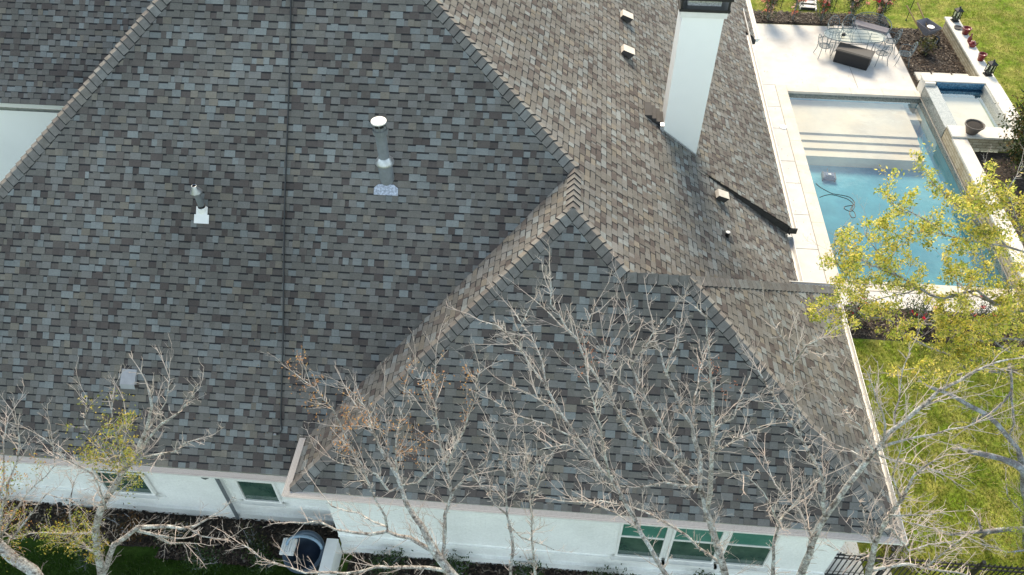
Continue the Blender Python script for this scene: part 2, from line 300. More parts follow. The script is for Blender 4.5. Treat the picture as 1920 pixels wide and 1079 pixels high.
# row of pale stone blocks between mulch and spa
for i,(xa,xb) in enumerate(((13.38,13.98),(14.05,14.75),(14.82,15.42))):
    b=MB(); b.box(xa,xb,28.02,28.62,-.05,.10); b.box(xa+.02,xb-.02,28.04,28.60,.10,.115)
    b.build('stone_block',M_CAPST,label=['pale square stone block nearest the patio, between mulch and spa','pale square stone block in the middle of the three by the spa','pale square stone block nearest the lantern wall, by the spa'][i],category='paver',group='stone blocks between the mulch bed and the spa')
# lawn tufts
def tufts(name,areas,n,seed,h=(.03,.08),dk=1):
    r=random.Random(seed); mb=MB()
    for _ in range(n):
        a=r.choice(areas); x=r.uniform(a[0],a[1]); y=r.uniform(a[2],a[3]); hh=r.uniform(*h); t=r.uniform(0,6.28); wd=.012
        if x>14 and y<14.7: x+=abs(r.gauss(0,2.5))
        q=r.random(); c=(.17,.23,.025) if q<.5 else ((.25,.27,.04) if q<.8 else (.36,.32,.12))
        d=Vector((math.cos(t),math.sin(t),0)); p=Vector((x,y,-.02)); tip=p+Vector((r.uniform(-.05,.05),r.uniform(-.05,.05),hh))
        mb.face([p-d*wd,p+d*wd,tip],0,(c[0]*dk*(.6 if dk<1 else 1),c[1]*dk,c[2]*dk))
    mb.build(name,M_BLADE,kind='stuff')
tufts('grass',[(6.6,15,7.9,14.6)]*3+[(6.4,11,5,7.7)]+[(16.6,22,6,34)],66000,11)
tufts('grass',[(-13,-4,4.5,7.0)]*2+[(-4,6,4.5,6.7)],40000,13,(.04,.10),.42)  # front blades darkened, shade of the house put into their colour
tufts('grass',[(6.4,30,33.4,50)]*2+[(16.05,28,14,34)],70000,12,(.05,.11))
# ---------------- house ----------------
house=thing('house','large painted-brick house with a dark mottled hipped shingle roof','house',(0,12,0))
HO=Vector(house.location)
def H_(o): return childof(o,house)
PAL=[((.150,.142,.128),.40),((.172,.168,.158),.17),((.196,.208,.203),.13),((.094,.080,.074),.11),((.120,.106,.096),.12),((.182,.164,.136),.07)]
def pickc(r):
    q=r.random()
    for c,wt in PAL:
        q-=wt
        if q<0: break
    f=r.uniform(.90,1.12); return tuple(a*f for a in c)
def clip(poly,sub):
    """clip sub (list of 2D) by convex poly"""
    A=sum(poly[i][0]*poly[(i+1)%len(poly)][1]-poly[(i+1)%len(poly)][0]*poly[i][1] for i in range(len(poly)))
    P=poly if A>0 else poly[::-1]; out=sub
    for i in range(len(P)):
        ax,ay=P[i]; bx,by=P[(i+1)%len(P)]; nxt=[]
        for k in range(len(out)):
            p,q=out[k],out[(k+1)%len(out)]
            dp=(bx-ax)*(p[1]-ay)-(by-ay)*(p[0]-ax); dq=(bx-ax)*(q[1]-ay)-(by-ay)*(q[0]-ax)
            if dp>=0: nxt.append(p)
            if (dp>=0)!=(dq>=0):
                t=dp/(dp-dq); nxt.append((p[0]+(q[0]-p[0])*t,p[1]+(q[1]-p[1])*t))
        out=nxt
        if len(out)<3: return []
    return out
EXP=.143
ROOF=MB()
def plane(O,u,gd,T,polys,seed,off=0):
    """shingled roof plane: O eave point, u unit eave direction, gd horizontal up-slope unit, polys in plan xy"""
    O=Vector(O); u=Vector(u); gd=Vector(gd); k=math.sqrt(1+T*T); s3=(gd+Vector((0,0,T)))/k; nn=u.cross(s3)
    if nn.z<0: nn=-nn
    r=random.Random(seed)
    P2=[]
    for pl in polys:
        P2.append([((Vector((x,y,0))-Vector((O.x,O.y,0))).dot(u),(Vector((x,y,0))-Vector((O.x,O.y,0))).dot(gd)*k) for x,y in pl])
        ROOF.face([O+u*a+s3*s-nn*.03 for a,s in P2[-1]],1)
    amin=min(a for p in P2 for a,s in p); amax=max(a for p in P2 for a,s in p); smax=max(s for p in P2 for a,s in p)
    def pt(a,s,h): return O+u*a+s3*s+nn*h
    row=0
    while row*EXP<smax:
        s0=row*EXP; s1=s0+EXP; a=amin-r.uniform(0,.3); tooth=r.random()<.5
        while a<amax:
            tooth=not tooth; wd=r.choice((.12,.15,.18,.22,.25)) if tooth else r.choice((.08,.13,.16,.20,.24))
            c=pickc(r); pieces=[(a,a+wd,c)]
            if wd>.2 and r.random()<.35:
                m=a+wd*r.uniform(.35,.65); pieces=[(a,m,c),(m,a+wd,pickc(r))]
            for (x0,x1,cc) in pieces:
                rect=[(x0,s0),(x1,s0),(x1,s1),(x0,s1)]
                for pp in P2:
                    cl=clip(pp,rect)
                    if not cl: continue
                    hh=.017 if tooth else .009
                    ROOF.face([pt(q[0],q[1],hh-(q[1]-s0)/EXP*.007) for q in cl],0,cc)
                    lo=[q for q in cl if abs(q[1]-s0)<1e-6]
                    if len(lo)>=2:
                        l0,l1=min(lo),max(lo); ROOF.face([pt(l0[0],s0,-.004),pt(l1[0],s0,-.004),pt(l1[0],s0,hh),pt(l0[0],s0,hh)],1)
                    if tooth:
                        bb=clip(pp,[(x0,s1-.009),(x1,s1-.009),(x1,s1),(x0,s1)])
                        if bb: ROOF.face([pt(q[0],q[1],.0125) for q in bb],0,(.05,.05,.052))  # thin dark strip paints the contact shadow under the next course
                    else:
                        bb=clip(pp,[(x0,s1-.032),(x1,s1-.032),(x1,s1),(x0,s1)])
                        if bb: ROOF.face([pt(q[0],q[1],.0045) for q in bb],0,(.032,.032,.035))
            a+=wd
        row+=1
X=(1,0,0);Y=(0,1,0);nX=(-1,0,0);nY=(0,-1,0)
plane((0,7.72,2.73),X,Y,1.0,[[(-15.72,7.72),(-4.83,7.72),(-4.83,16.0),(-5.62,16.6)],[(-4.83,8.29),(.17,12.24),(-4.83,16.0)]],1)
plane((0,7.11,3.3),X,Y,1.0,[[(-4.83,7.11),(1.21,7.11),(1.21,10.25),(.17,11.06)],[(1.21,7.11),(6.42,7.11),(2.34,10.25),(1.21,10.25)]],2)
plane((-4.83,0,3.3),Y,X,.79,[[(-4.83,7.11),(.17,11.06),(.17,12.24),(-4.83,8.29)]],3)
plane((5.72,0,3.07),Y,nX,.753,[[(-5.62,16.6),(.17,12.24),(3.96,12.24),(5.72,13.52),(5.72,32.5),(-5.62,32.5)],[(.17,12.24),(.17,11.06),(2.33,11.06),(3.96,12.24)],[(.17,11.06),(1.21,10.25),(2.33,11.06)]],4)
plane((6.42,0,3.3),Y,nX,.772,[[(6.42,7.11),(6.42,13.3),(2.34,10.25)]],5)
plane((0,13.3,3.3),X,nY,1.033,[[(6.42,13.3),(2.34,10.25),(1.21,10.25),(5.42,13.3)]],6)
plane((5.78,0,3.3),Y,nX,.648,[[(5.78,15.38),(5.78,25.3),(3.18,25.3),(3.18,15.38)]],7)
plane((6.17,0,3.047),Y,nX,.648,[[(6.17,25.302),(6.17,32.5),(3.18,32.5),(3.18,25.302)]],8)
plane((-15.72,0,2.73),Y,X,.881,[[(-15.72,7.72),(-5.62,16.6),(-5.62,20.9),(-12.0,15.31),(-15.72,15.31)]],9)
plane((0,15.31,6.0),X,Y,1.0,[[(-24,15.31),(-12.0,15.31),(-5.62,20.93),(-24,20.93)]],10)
# plain back slopes that close the roof (never seen from the front)
for f in ([(-5.62,16.6,11.61),(-5.62,32.5,11.61),(-16,32.5,2.7),(-16,20.9,2.7),(-5.62,20.9,11.61)],):
    ROOF.face([Vector(p)-Vector((0,0,.1)) for p in f],1)
ROOF.face([(-24,20.93,11.6),(-5.62,20.93,11.6),(-5.62,32.4,2.7),(-24,32.4,2.7)],1)
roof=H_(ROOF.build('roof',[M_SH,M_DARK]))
def caps(p0,p1,wl,wr,up_first=True,exp=.165,seed=1,hw=.17,lift=.03):
    """overlapping cap shingles from p0 (low end) to p1 (high end); wl, wr: unit vectors down each side slope"""
    r=random.Random(seed); p0=Vector(p0); p1=Vector(p1); d=(p1-p0); Ln=d.length; d.normalize(); mb=MB(); wl=Vector(wl).normalized(); wr=Vector(wr).normalized()
    n=max(1,int(Ln/exp)); up=Vector((0,0,1))
    for i in range(n):
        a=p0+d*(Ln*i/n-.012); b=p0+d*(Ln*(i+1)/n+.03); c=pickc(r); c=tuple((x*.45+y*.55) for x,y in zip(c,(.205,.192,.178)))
        def sec(p,h):
            return [p+wl*hw+up*(h-.012),p+wl*hw*.35+up*(h+.012),p+up*(h+.026),p+wr*hw*.35+up*(h+.012),p+wr*hw+up*(h-.012)]
        A=sec(a,lift+.028); B=sec(b,lift-.008)
        for k in range(4): mb.face([A[k],A[k+1],B[k+1],B[k]],0,c)
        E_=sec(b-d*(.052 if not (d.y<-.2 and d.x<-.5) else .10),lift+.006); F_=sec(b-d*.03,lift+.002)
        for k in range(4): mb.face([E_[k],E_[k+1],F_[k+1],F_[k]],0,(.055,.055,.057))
        Z=sec(a,lift-.012)
        for k in range(4): mb.face([Z[k],Z[k+1],A[k+1],A[k]],1)
        mb.face([A[0],B[0],B[0]-up*.03,A[0]-up*.03],1); mb.face([A[4],A[4]-up*.03,B[4]-up*.03,B[4]],1)
    o=mb.build('ridge_cap',[M_CAP,M_DARK]); o.parent=roof; o.matrix_parent_inverse=Matrix(); return o
def dn(gx,gy,T): return (-gx,-gy,-T)  # downslope from uphill dir
def hipside(d,down):
    # direction within a slope perpendicular to the hip line
    d=Vector(d).normalized(); w=Vector(down); w=w-d*w.dot(d); return w.normalized()
def hip(p0,p1,dl,dr,seed):
    d=Vector(p1)-Vector(p0)
    def side(dd):
        # plane spanned by its downslope vector and the hip direction; take the in-plane perpendicular
        n=Vector(dd).cross(d).normalized(); q=n.cross(d).normalized(); return q if q.dot(Vector(dd))>0 else -q
    return caps(p0,p1,side(dl),side(dr),seed=seed)
dS=(0,-1,-1.0); dW=(-1,0,-.79); dE=(1,0,-.753); dE2=(1,0,-.772); dN=(0,1,-1.033); dL=(-1,0,-.881)
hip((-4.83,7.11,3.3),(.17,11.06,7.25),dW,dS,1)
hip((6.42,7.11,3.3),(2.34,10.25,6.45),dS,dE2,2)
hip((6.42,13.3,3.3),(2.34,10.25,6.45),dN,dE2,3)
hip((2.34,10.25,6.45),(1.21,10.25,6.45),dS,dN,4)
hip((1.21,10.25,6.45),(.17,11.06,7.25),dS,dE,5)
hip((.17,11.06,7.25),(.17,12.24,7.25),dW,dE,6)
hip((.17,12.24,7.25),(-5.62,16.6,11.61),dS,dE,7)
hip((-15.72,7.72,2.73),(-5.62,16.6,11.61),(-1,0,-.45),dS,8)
# walls
def wbox(x0,x1,y0,y1,z0,z1,mt=None): 
    b=MB(); b.box(x0,x1,y0,y1,z0,z1); return H_(b.build('wall',mt or M_WALL))
wbox(-4.43,5.86,7.5,12.95,-.1,3.28)
wbox(-15.3,5.2,8.1,31.5,-.1,2.72)
wbox(-24,-11.5,15.7,31,-.1,5.98,M_STUC)
b=MB(); b.box(-15.3,-4.43,8.06,8.1,.66,.74); b.box(-15.3,-4.43,8.03,8.1,-.1,.28); b.box(-4.43,5.86,7.44,7.5,-.1,.30); b.box(-4.43,5.86,7.465,7.5,.70,.76)
b.box(-8.45,-6.9,8.05,8.1,.74,2.6)
H_(b.build('brick_band',M_WALL))
b=MB()  # soffits
b.box(-4.7,6.3,7.2,7.5,3.10,3.14); b.box(5.86,6.32,7.5,13.2,3.10,3.14); b.box(-4.7,-4.43,7.5,8.1,3.10,3.14); b.box(-15.3,-4.75,7.8,8.1,2.55,2.59); b.box(5.2,5.75,13.3,31,2.9,2.94)
H_(b.build('soffit',M_WHITE))
# gutters: K-style trough, open top covered by perforated guard
def gutter(p0,p1,outw,seed=0,guard=True,w=.13,mt=None):
    p0=Vector(p0);p1=Vector(p1);o=Vector(outw);d=(p1-p0).normalized();up=Vector((0,0,1))
    prof=[(0,-.12),(.09,-.12),(.11,-.06),(w,-.03),(w,.0),(w-.015,.0)]
    mb=MB(); A=[p0+o*a+up*b for a,b in prof]; B=[p1+o*a+up*b for a,b in prof]
    for k in range(len(prof)-1): mb.face([A[k],B[k],B[k+1],A[k+1]])
    mb.face(A[::-1]+[p0]); mb.face(B+[p1])
    g_=H_(mb.build('gutter',mt or M_WHITE))
    if guard:
        m2=MB(); m2.face([p0+o*.0+up*.012,p1+o*.0+up*.012,p1+o*(w+.0)+up*.004,p0+o*(w+.0)+up*.004]); q=m2.build('gutter_guard',M_GUARD); q.parent=g_
    return g_
gutter((-4.95,7.09,3.30),(6.40,7.09,3.30),(0,-1,0)); gutter((-15.7,7.70,2.72),(-4.86,7.70,2.72),(0,-1,0)); gutter((-4.85,8.26,3.3),(-4.85,6.98,3.3),(-1,0,0))
gutter((6.44,13.35,3.29),(6.44,7.0,3.29),(1,0,0),guard=False,w=.11); gutter((5.74,15.3,3.06),(5.74,13.45,3.06),(1,0,0),guard=False)
gutter((5.80,26.9,3.31),(5.80,15.36,3.31),(1,0,0),guard=False,w=.11); gutter((6.19,32.5,3.05),(6.19,25.28,3.05),(1,0,0),guard=False,w=.15)
gutter((-24,15.28,5.99),(-12.0,15.28,5.99),(0,-1,0),guard=False,mt=M_METAL); gutter((5.3,13.33,3.29),(6.5,13.33,3.29),(0,1,0),guard=False,w=.16)
b=MB() # rake fascia boards of the two upper east slopes
b.face([(3.18,15.36,4.98),(5.80,15.36,3.29),(5.80,15.36,3.06),(3.18,15.36,4.93)]); b.face([(3.10,15.40,5.0),(5.80,15.40,3.28),(5.80,15.36,3.3),(3.10,15.36,5.03)])
b.box(5.72,5.93,15.33,15.37,3.14,3.30)
H_(b.build('rake_fascia',M_FASC)); b=MB(); b.face([(5.5,25.27,3.46),(6.2,25.27,3.02),(6.2,25.27,2.85),(5.5,25.27,2.75)])
H_(b.build('rake_fascia',M_FASC)); b=MB(); b.box(-12.1,-11.95,15.2,15.32,5.84,6.0); H_(b.build('gutter_end',M_FASC))
# windows
def window(x0,x1,z0,z1,y,top=False):
    f=MB(); t=.05; yo=y-.05
    f.box(x0-t,x1+t,yo,y+.02,z1,z1+.07); f.box(x0-t,x0,yo,y+.02,z0,z1); f.box(x1,x1+t,yo,y+.02,z0,z1); f.box(x0-t,x1+t,yo,y+.02,z0-t,z0)
    zm=(z0+z1)/2+.05; f.box(x0,x1,yo+.012,y+.02,zm-.025,zm+.025); 
    if not top: f.box((x0+x1)/2-.012,(x0+x1)/2+.012,yo+.02,y+.0,zm+.025,z1)
    o=H_(f.build('window',M_WHITE))
    p=MB(); p.box(x0+.003,x1-.003,yo+.032,y-.002,z0+.002,zm-.027,0); p.box(x0+.003,x1-.003,yo+.026,y-.002,zm+.027,z1-.002,1); q=p.build('pane',[M_GLASSW,M_GLASSB if top else M_GLASSW]); q.parent=o
    s=MB(); s.box(x0-.12,x1+.12,y-.13,y-.052,z0-.13,z0-.052); q=s.build('sill',M_WHITE); q.parent=o
for a,b_ in ((1.55,2.42),(2.60,3.50),(3.68,4.55)): window(a,b_,.92,2.50,7.5,True)
window(-9.75,-8.72,.92,2.45,8.06); window(-6.62,-5.85,.92,2.45,8.1)
# downspout
b=MB(); b.tube([(-6.95,7.63,2.62),(-6.95,7.70,2.45),(-6.97,7.98,2.1),(-6.97,7.98,.15)],.05,4); H_(b.build('downspout',M_GREYP))
# wall lamp / hose bib in inner corner
b=MB(); b.box(-4.60,-4.44,7.72,7.9,.55,.75); b.tube([(-4.52,7.8,.55),(-4.52,7.8,.30)],.03,6); H_(b.build('hose_reel',M_BLACK))
# chimney
b=MB(); b.box(2.26,3.14,15.9,16.62,3.5,8.74); ch=H_(b.build('chimney',M_STUC,label='tall smooth pale chimney with black metal cap'))
b=MB(); b.box(2.21,3.19,15.85,16.67,8.60,8.74); q=b.build('trim',M_WHITE); q.parent=ch
b=MB(); b.box(2.17,3.23,15.82,16.70,8.74,8.80)
for (x,y) in ((2.19,15.84),(3.17,15.84),(2.19,16.64),(3.17,16.64)): b.box(x,x+.04,y,y+.04,8.80,9.0)
b.box(2.15,3.25,15.8,16.72,9.0,9.12); b.box(2.3,3.1,15.95,16.57,9.12,9.18); q=b.build('chimney_cap',M_BLACK); q.parent=ch
b=MB(); b.box(2.35,3.05,16.0,16.5,8.80,8.92); q=b.build('crown',M_SILV); q.parent=ch
b=MB(); b.face([(2.2,15.87,5.70),(3.16,15.87,4.98),(3.16,15.87,5.05),(2.2,15.87,5.78)]); b.face([(2.2,15.87,5.70),(3.16,15.87,4.98),(3.16,15.74,5.0),(2.2,15.74,5.73)]); b.box(2.17,2.26,15.84,15.98,5.65,5.86); q=b.build('flashing',M_SILV); q.parent=ch
b=MB()
for i in range(4):
    zz=5.74+.0*i; b.box(1.78+.11*i,1.92+.11*i+.03,15.95-.0*i,16.5,5.98-.083*i,6.07-.083*i-.0)
q=b.build('cricket',M_FASC); q.parent=ch
# flue pipes on the south slope
def dsk(c,r,z): return Matrix.Translation((c[0],c[1],z))
def flue(x,y,zb,zt,r,label,cap='flat'):
    root=MB(); T=Matrix.Translation((x,y,0))
    root.lathe([(r*1.35,zb-.3),(r*1.35,zb+.38),(r,zb+.40),(r,zt)],20,M=T) if cap=='flat' else root.lathe([(r,zb-.2),(r,zt-.05)],16,M=T)
    o=H_(root.build('vent_pipe',M_GREYP,smooth=True,label=label))
    c=MB(); 
    if cap=='flat':
        c.lathe([(r*1.75,zb+.36),(r*1.72,zb+.40),(r*1.02,zb+.50)],20,M=T); q=c.build('storm_collar',M_METAL,smooth=True); q.parent=o
        c=MB(); c.lathe([(r,zt-.0),(r*1.3,zt-.16),(r*1.32,zt-.14),(r*1.32,zt-.06)],20,M=T)
        for k in range(8):
            t=k*math.pi/4+.2; c.box(-.006,.006,-.006,.006,zt-.08,zt+.1,M=T@Matrix.Translation((math.cos(t)*r*1.2,math.sin(t)*r*1.2,0)))
        c.lathe([(r*.9,zt-.1),(r*.9,zt+.1)],16,m=1,M=T); c.lathe([(r*1.38,zt+.09),(r*1.38,zt+.115),(r*.7,zt+.13),(0.001,zt+.135)],24,m=2,M=T); q=c.build('pipe_cap',[M_GREYP,M_BLACK,M_WHITE]); q.parent=o
        c=MB(); c.face([(x-.24,y-.27,y-.27-4.95),(x+.24,y-.27,y-.27-4.95),(x+.24,y-.17,y-.17-4.95),(x+.15,y-.12,y-.12-4.95),(x-.15,y-.12,y-.12-4.95),(x-.24,y-.17,y-.17-4.95)]); q=c.build('flashing',M_SILV); q.parent=o
    else:
        c.lathe([(r*.6,zt+.07),(r*.7,zt+.10),(r*.85,zt+.09),(r*.85,zt+.04),(r*1.9,zt-.05),(r*1.9,zt-.075),(r*1.0,zt-.08)],18,M=T); c.lathe([(r*.6,zt+.09),(r*.55,zt-.02),(.001,zt-.02)],12,m=1,M=T); q=c.build('pipe_cap',[M_METAL,M_BLACK],smooth=True); q.parent=o
        c=MB(); n=Matrix.Rotation(R_(45),4,'X'); T2=Matrix.Translation((x,y-.08,y-.08-4.96))@n
        c.box(-.15,.15,-.20,-.02,0,.012,M=T2); c.box(-.115,.115,-.02,.14,0,.012,M=T2); c.lathe([(r*1.9,zb-.14),(r*1.45,zb+.05),(r*1.2,zb+.06)],18,M=T); c.lathe([(r*1.22,zb+.061),(r*1.22,zb+.10),(r*1.02,zb+.10)],18,m=1,M=T); q=c.build('flashing',[M_WHITE,M_BLACK]); q.parent=o
flue(-3.50,12.0,7.01,8.22,.105,'tall grey flue pipe with flat bright round cap and storm collar')
flue(-7.19,11.42,6.43,6.93,.062,'small grey vent pipe with conical cap on white flashing','cone')
# box vents on the east slope
def boxvent(x,y,z,T,s=.30,label='white square box vent on the east slope',m=M_VENT,east=True,h=.18,m2=None):
    ang=math.atan(T); A=Matrix.Translation((x,y,z))@(Matrix.Rotation(ang,4,'Y') if east else Matrix.Rotation(math.atan(T),4,'X'))
    b=MB(); s2=s/2
    if east:
        top=[A@Vector(p) for p in ((-s2,-s2,.10),(s2,-s2,h),(s2,s2,h),(-s2,s2,.10))]; bt=[A@Vector(p) for p in ((-s2,-s2,0),(s2*.9,-s2,0.02),(s2*.9,s2,.02),(-s2,s2,0))]
        b.face(top,0); b.face([bt[0],bt[1],top[1],top[0]],1); b.face([bt[3],top[3],top[2],bt[2]],0); b.face([bt[0],top[0],top[3],bt[3]],0); b.face([bt[1],bt[2],top[2],top[1]],1)
    else:
        top=[A@Vector(p) for p in ((-s2,-s2,h),(s2,-s2,h),(s2,s2,.04),(-s2,s2,.04))]; bt=[A@Vector(p) for p in ((-s2,-s2,.02),(s2,-s2,.02),(s2,s2,0),(-s2,s2,0))]
        b.face(top,0); b.face([bt[0],bt[1],top[1],top[0]],1); b.face([bt[0],top[0],top[3],bt[3]],0); b.face([bt[1],bt[2],top[2],top[1]],0)
        lip=[A@Vector(p) for p in ((-s2,-s2-.10,h-.05),(s2,-s2-.10,h-.05),(s2,-s2,h),(-s2,-s2,h))]; b.face(lip,0)
    H_(b.build('box_vent',[m,m2 or M_FASC],label=label))
boxvent(1.32,19.9,6.42,.753,label='cream box vent highest on the east slope'); boxvent(1.32,18.1,6.42,.753,label='cream box vent midway up the east slope')
boxvent(3.66,14.75,4.68,.753,label='cream box vent just below the dark rake fascia',s=.26)
b=MB(); b.lathe([(.05,4.4),(.05,4.72)],12,M=Matrix.Translation((3.73,13.5,0))); b.lathe([(.05,4.72),(.001,4.73)],12,m=1,M=Matrix.Translation((3.73,13.5,0))); b.face([(3.6,13.38,4.69),(3.9,13.38,4.46),(3.9,13.62,4.46),(3.6,13.62,4.69)],2); H_(b.build('vent_pipe',[M_BLACK,M_WHITE,M_FASC],label='short black plumbing stack low on the east slope'))
M_GALV=mat('pale_grey_vent',(.33,.34,.36),rough=.5,noise=(9,.08))
boxvent(-8.53,8.98,3.99,1.0,s=.30,label='pale grey hooded exhaust vent near the south eave',m=M_GALV,east=False,h=.11)
# cable lying down the roof
b=MB(); pts=[]
for i in range(41):
    t=i/40; u=547-20*t+1.5*math.sin(t*9); v=-40+820*t; d=ray(u,v); k=(-4.99-H)/(d.z-d.y); p=Vector((0,0,H))+d*k; pts.append(p+Vector((0,-.02,.035)))
for uu,vv in ((528,792),(530,806),(526,814),(521,816)):
    d=ray(uu,vv); k=(-4.99-H)/(d.z-d.y); pts.append(Vector((0,0,H))+d*k+Vector((0,-.02,.035)))
b.tube(pts,.016,6); e=pts[-1]; b.tube([e+Vector((-.02,0,0)),e+Vector((-.07,0,.0))],.022,8,m=1)
b.build('cable',[M_BLACK,M_METAL],label='long black cable lying straight down the south roof slope',category='cable')
# ---------------- small items ----------------
def lantern(loc,label):
    t=thing('lantern',label,'lantern',loc,.2,'black lanterns on the stone wall')
    b=MB(); b.box(-.13,.13,-.13,.13,0,.05); b.box(-.09,.09,-.09,.09,.05,.12); b.build('base',M_BLACK,t)
    b=MB()
    for x in (-.11,.11):
        for y in (-.11,.11): b.box(x-.012,x+.012,y-.012,y+.012,.12,.46)
    b.box(-.125,.125,-.125,.125,.12,.14); b.build('frame',M_BLACK,t)
    b=MB(); 
    for z0,z1,r0,r1 in ((.46,.49,.17,.17),(.49,.58,.16,.05)):
        b.lathe([(r0*1.2,z0),(r1*1.2,z1),(.001,z1)],4,M=Matrix.Rotation(R_(45),4,'Z'))
    b.lathe([(.03,.58),(.04,.61),(.015,.65),(.001,.66)],8); b.build('roof',M_BLACK,t)
    b=MB(); b.box(-.09,.09,-.09,.09,.14,.46); b.build('glass_pane',M_TABLE,t)
    b=MB(); b.lathe([(.03,.14),(.03,.32),(.001,.33)],10); b.build('candle',M_CAPST,t)
lantern((15.77,32.1,.5),'black glass lantern standing at the far end of the stone wall'); lantern((15.77,27.95,.5),'black glass lantern standing where the stone wall meets the spa')
def pot(loc,r,h,label,kind='pot'):
    b=MB()
    if kind=='pot': b.lathe([(.001,0),(r*.7,0),(r,h*.85),(r*1.08,h*.86),(r*1.08,h),(r*.92,h),(r*.9,h*.8),(.001,h*.78)],18)
    if kind=='saucer': b.lathe([(.001,0),(r*.8,0),(r,h),(r*.9,h),(r*.75,h*.4),(.001,h*.4)],18)
    if kind=='bottle': b.lathe([(.001,0),(r,0),(r*1.05,h*.4),(r*.35,h*.65),(r*.3,h),(.001,h)],14)
    if kind=='jug':
        b.lathe([(.001,0),(r*.7,0),(r*1.1,h*.4),(r*.8,h*.75),(r*.45,h*.8),(r*.5,h),(.001,h)],16); b.tube([(r*.9,0,h*.7),(r*1.4,0,h*.75),(r*1.3,0,h*.4),(r*1.0,0,h*.35)],.015,6); b.tube([(-r*.9,0,h*.45),(-r*1.5,0,h*.8)],.02,6)
    b.build({'pot':'flower_pot','saucer':'saucer','bottle':'vase','jug':'jug'}[kind],M_RED if kind!='saucer' else M_PLANTER,smooth=True,loc=loc,label=label,category={'pot':'pot','saucer':'saucer','bottle':'vase','jug':'jug'}[kind])
pot((15.72,31.5,.5),.17,.05,'shallow dark saucer tucked behind the first red pot on the wall','saucer'); pot((15.87,31.05,.5),.17,.26,'round red glazed pot nearest the far lantern, beside a saucer')
pot((15.85,30.45,.5),.08,.34,'slim red glazed vase between the red pot and the red jug','bottle'); pot((15.83,30.05,.5),.14,.22,'squat red glazed jug with handle and spout on the wall','jug'); pot((15.83,29.0,.5),.15,.28,'red glazed pot standing nearest the spa-side lantern')
pl=thing('planter','wide brown bowl planter of bare dark soil on the spa corner','planter',(13.93,23.98,.56))
b=MB(); b.lathe([(.001,0),(.17,0),(.30,.30),(.325,.31),(.325,.35),(.29,.35),(.28,.28)],26); b.build('bowl',M_PLANTER,pl,smooth=True)
b=MB(); b.lathe([(.285,.30),(.15,.325),(.001,.33)],20); b.build('soil',M_SOIL,pl)
# deck box
t=thing('deck_box','dark resin storage box standing angled on the patio beside the table','storage box',(11.12,29.25,0),R_(-27))
b=MB(); b.box(-.66,.66,-.30,.30,.02,.52); b.build('box_body',M_BOX,t); b=MB(); b.box(-.69,.69,-.33,.33,.52,.57); b.box(-.64,.64,-.28,.28,.57,.585); b.build('lid',M_BOXT,t)
for x in (-.69,.67):
    b=MB(); b.box(x,x+.02,-.1,.1,.40,.44); b.build('handle',M_METAL,t)
# oval glass table
t=thing('patio_table','long oval glass-topped wrought iron patio table','table',(11.2,30.1,0),R_(-2))
b=MB(); n=40; ring=[(1.18*math.copysign(abs(math.cos(a))**.8,math.cos(a)),.55*math.copysign(abs(math.sin(a))**.8,math.sin(a)),.74) for a in [2*math.pi*i/n for i in range(n)]]
b.face(ring); b.build('glass_top',M_TABLE,t)
b=MB(); b.tube(ring+[ring[0]],.018,6); 
for y in (-.25,0,.25): b.tube([(-.95,y,.715),(.95,y,.715)],.01,5)
for x in (-.6,-.2,.2,.6): b.tube([(x,-.45,.715),(x,.45,.715)],.01,5)
b.build('table_frame',M_IRON,t)
for x in (-.75,.75):
    for y in (-.35,.35):
        b=MB(); b.tube([(x,y,.70),(x*.97,y*.95,.4),(x*1.03,y*1.08,0)],.016,6); b.build('leg',M_IRON,t)
b=MB(); b.tube([(-.75,-.35,.2),(0,-.2,.25),(.75,-.35,.2)],.012,5); b.tube([(-.75,.35,.2),(0,.2,.25),(.75,.35,.2)],.012,5); b.build('stretcher',M_IRON,t)
b=MB(); b.lathe([(.06,.74),(.09,.78),(.05,.86),(.001,.87)],12); b.build('candle_holder',M_BLACK,loc=(10.75,30.05,.0),label='small dark ornament standing on the left of the glass table',category='ornament')
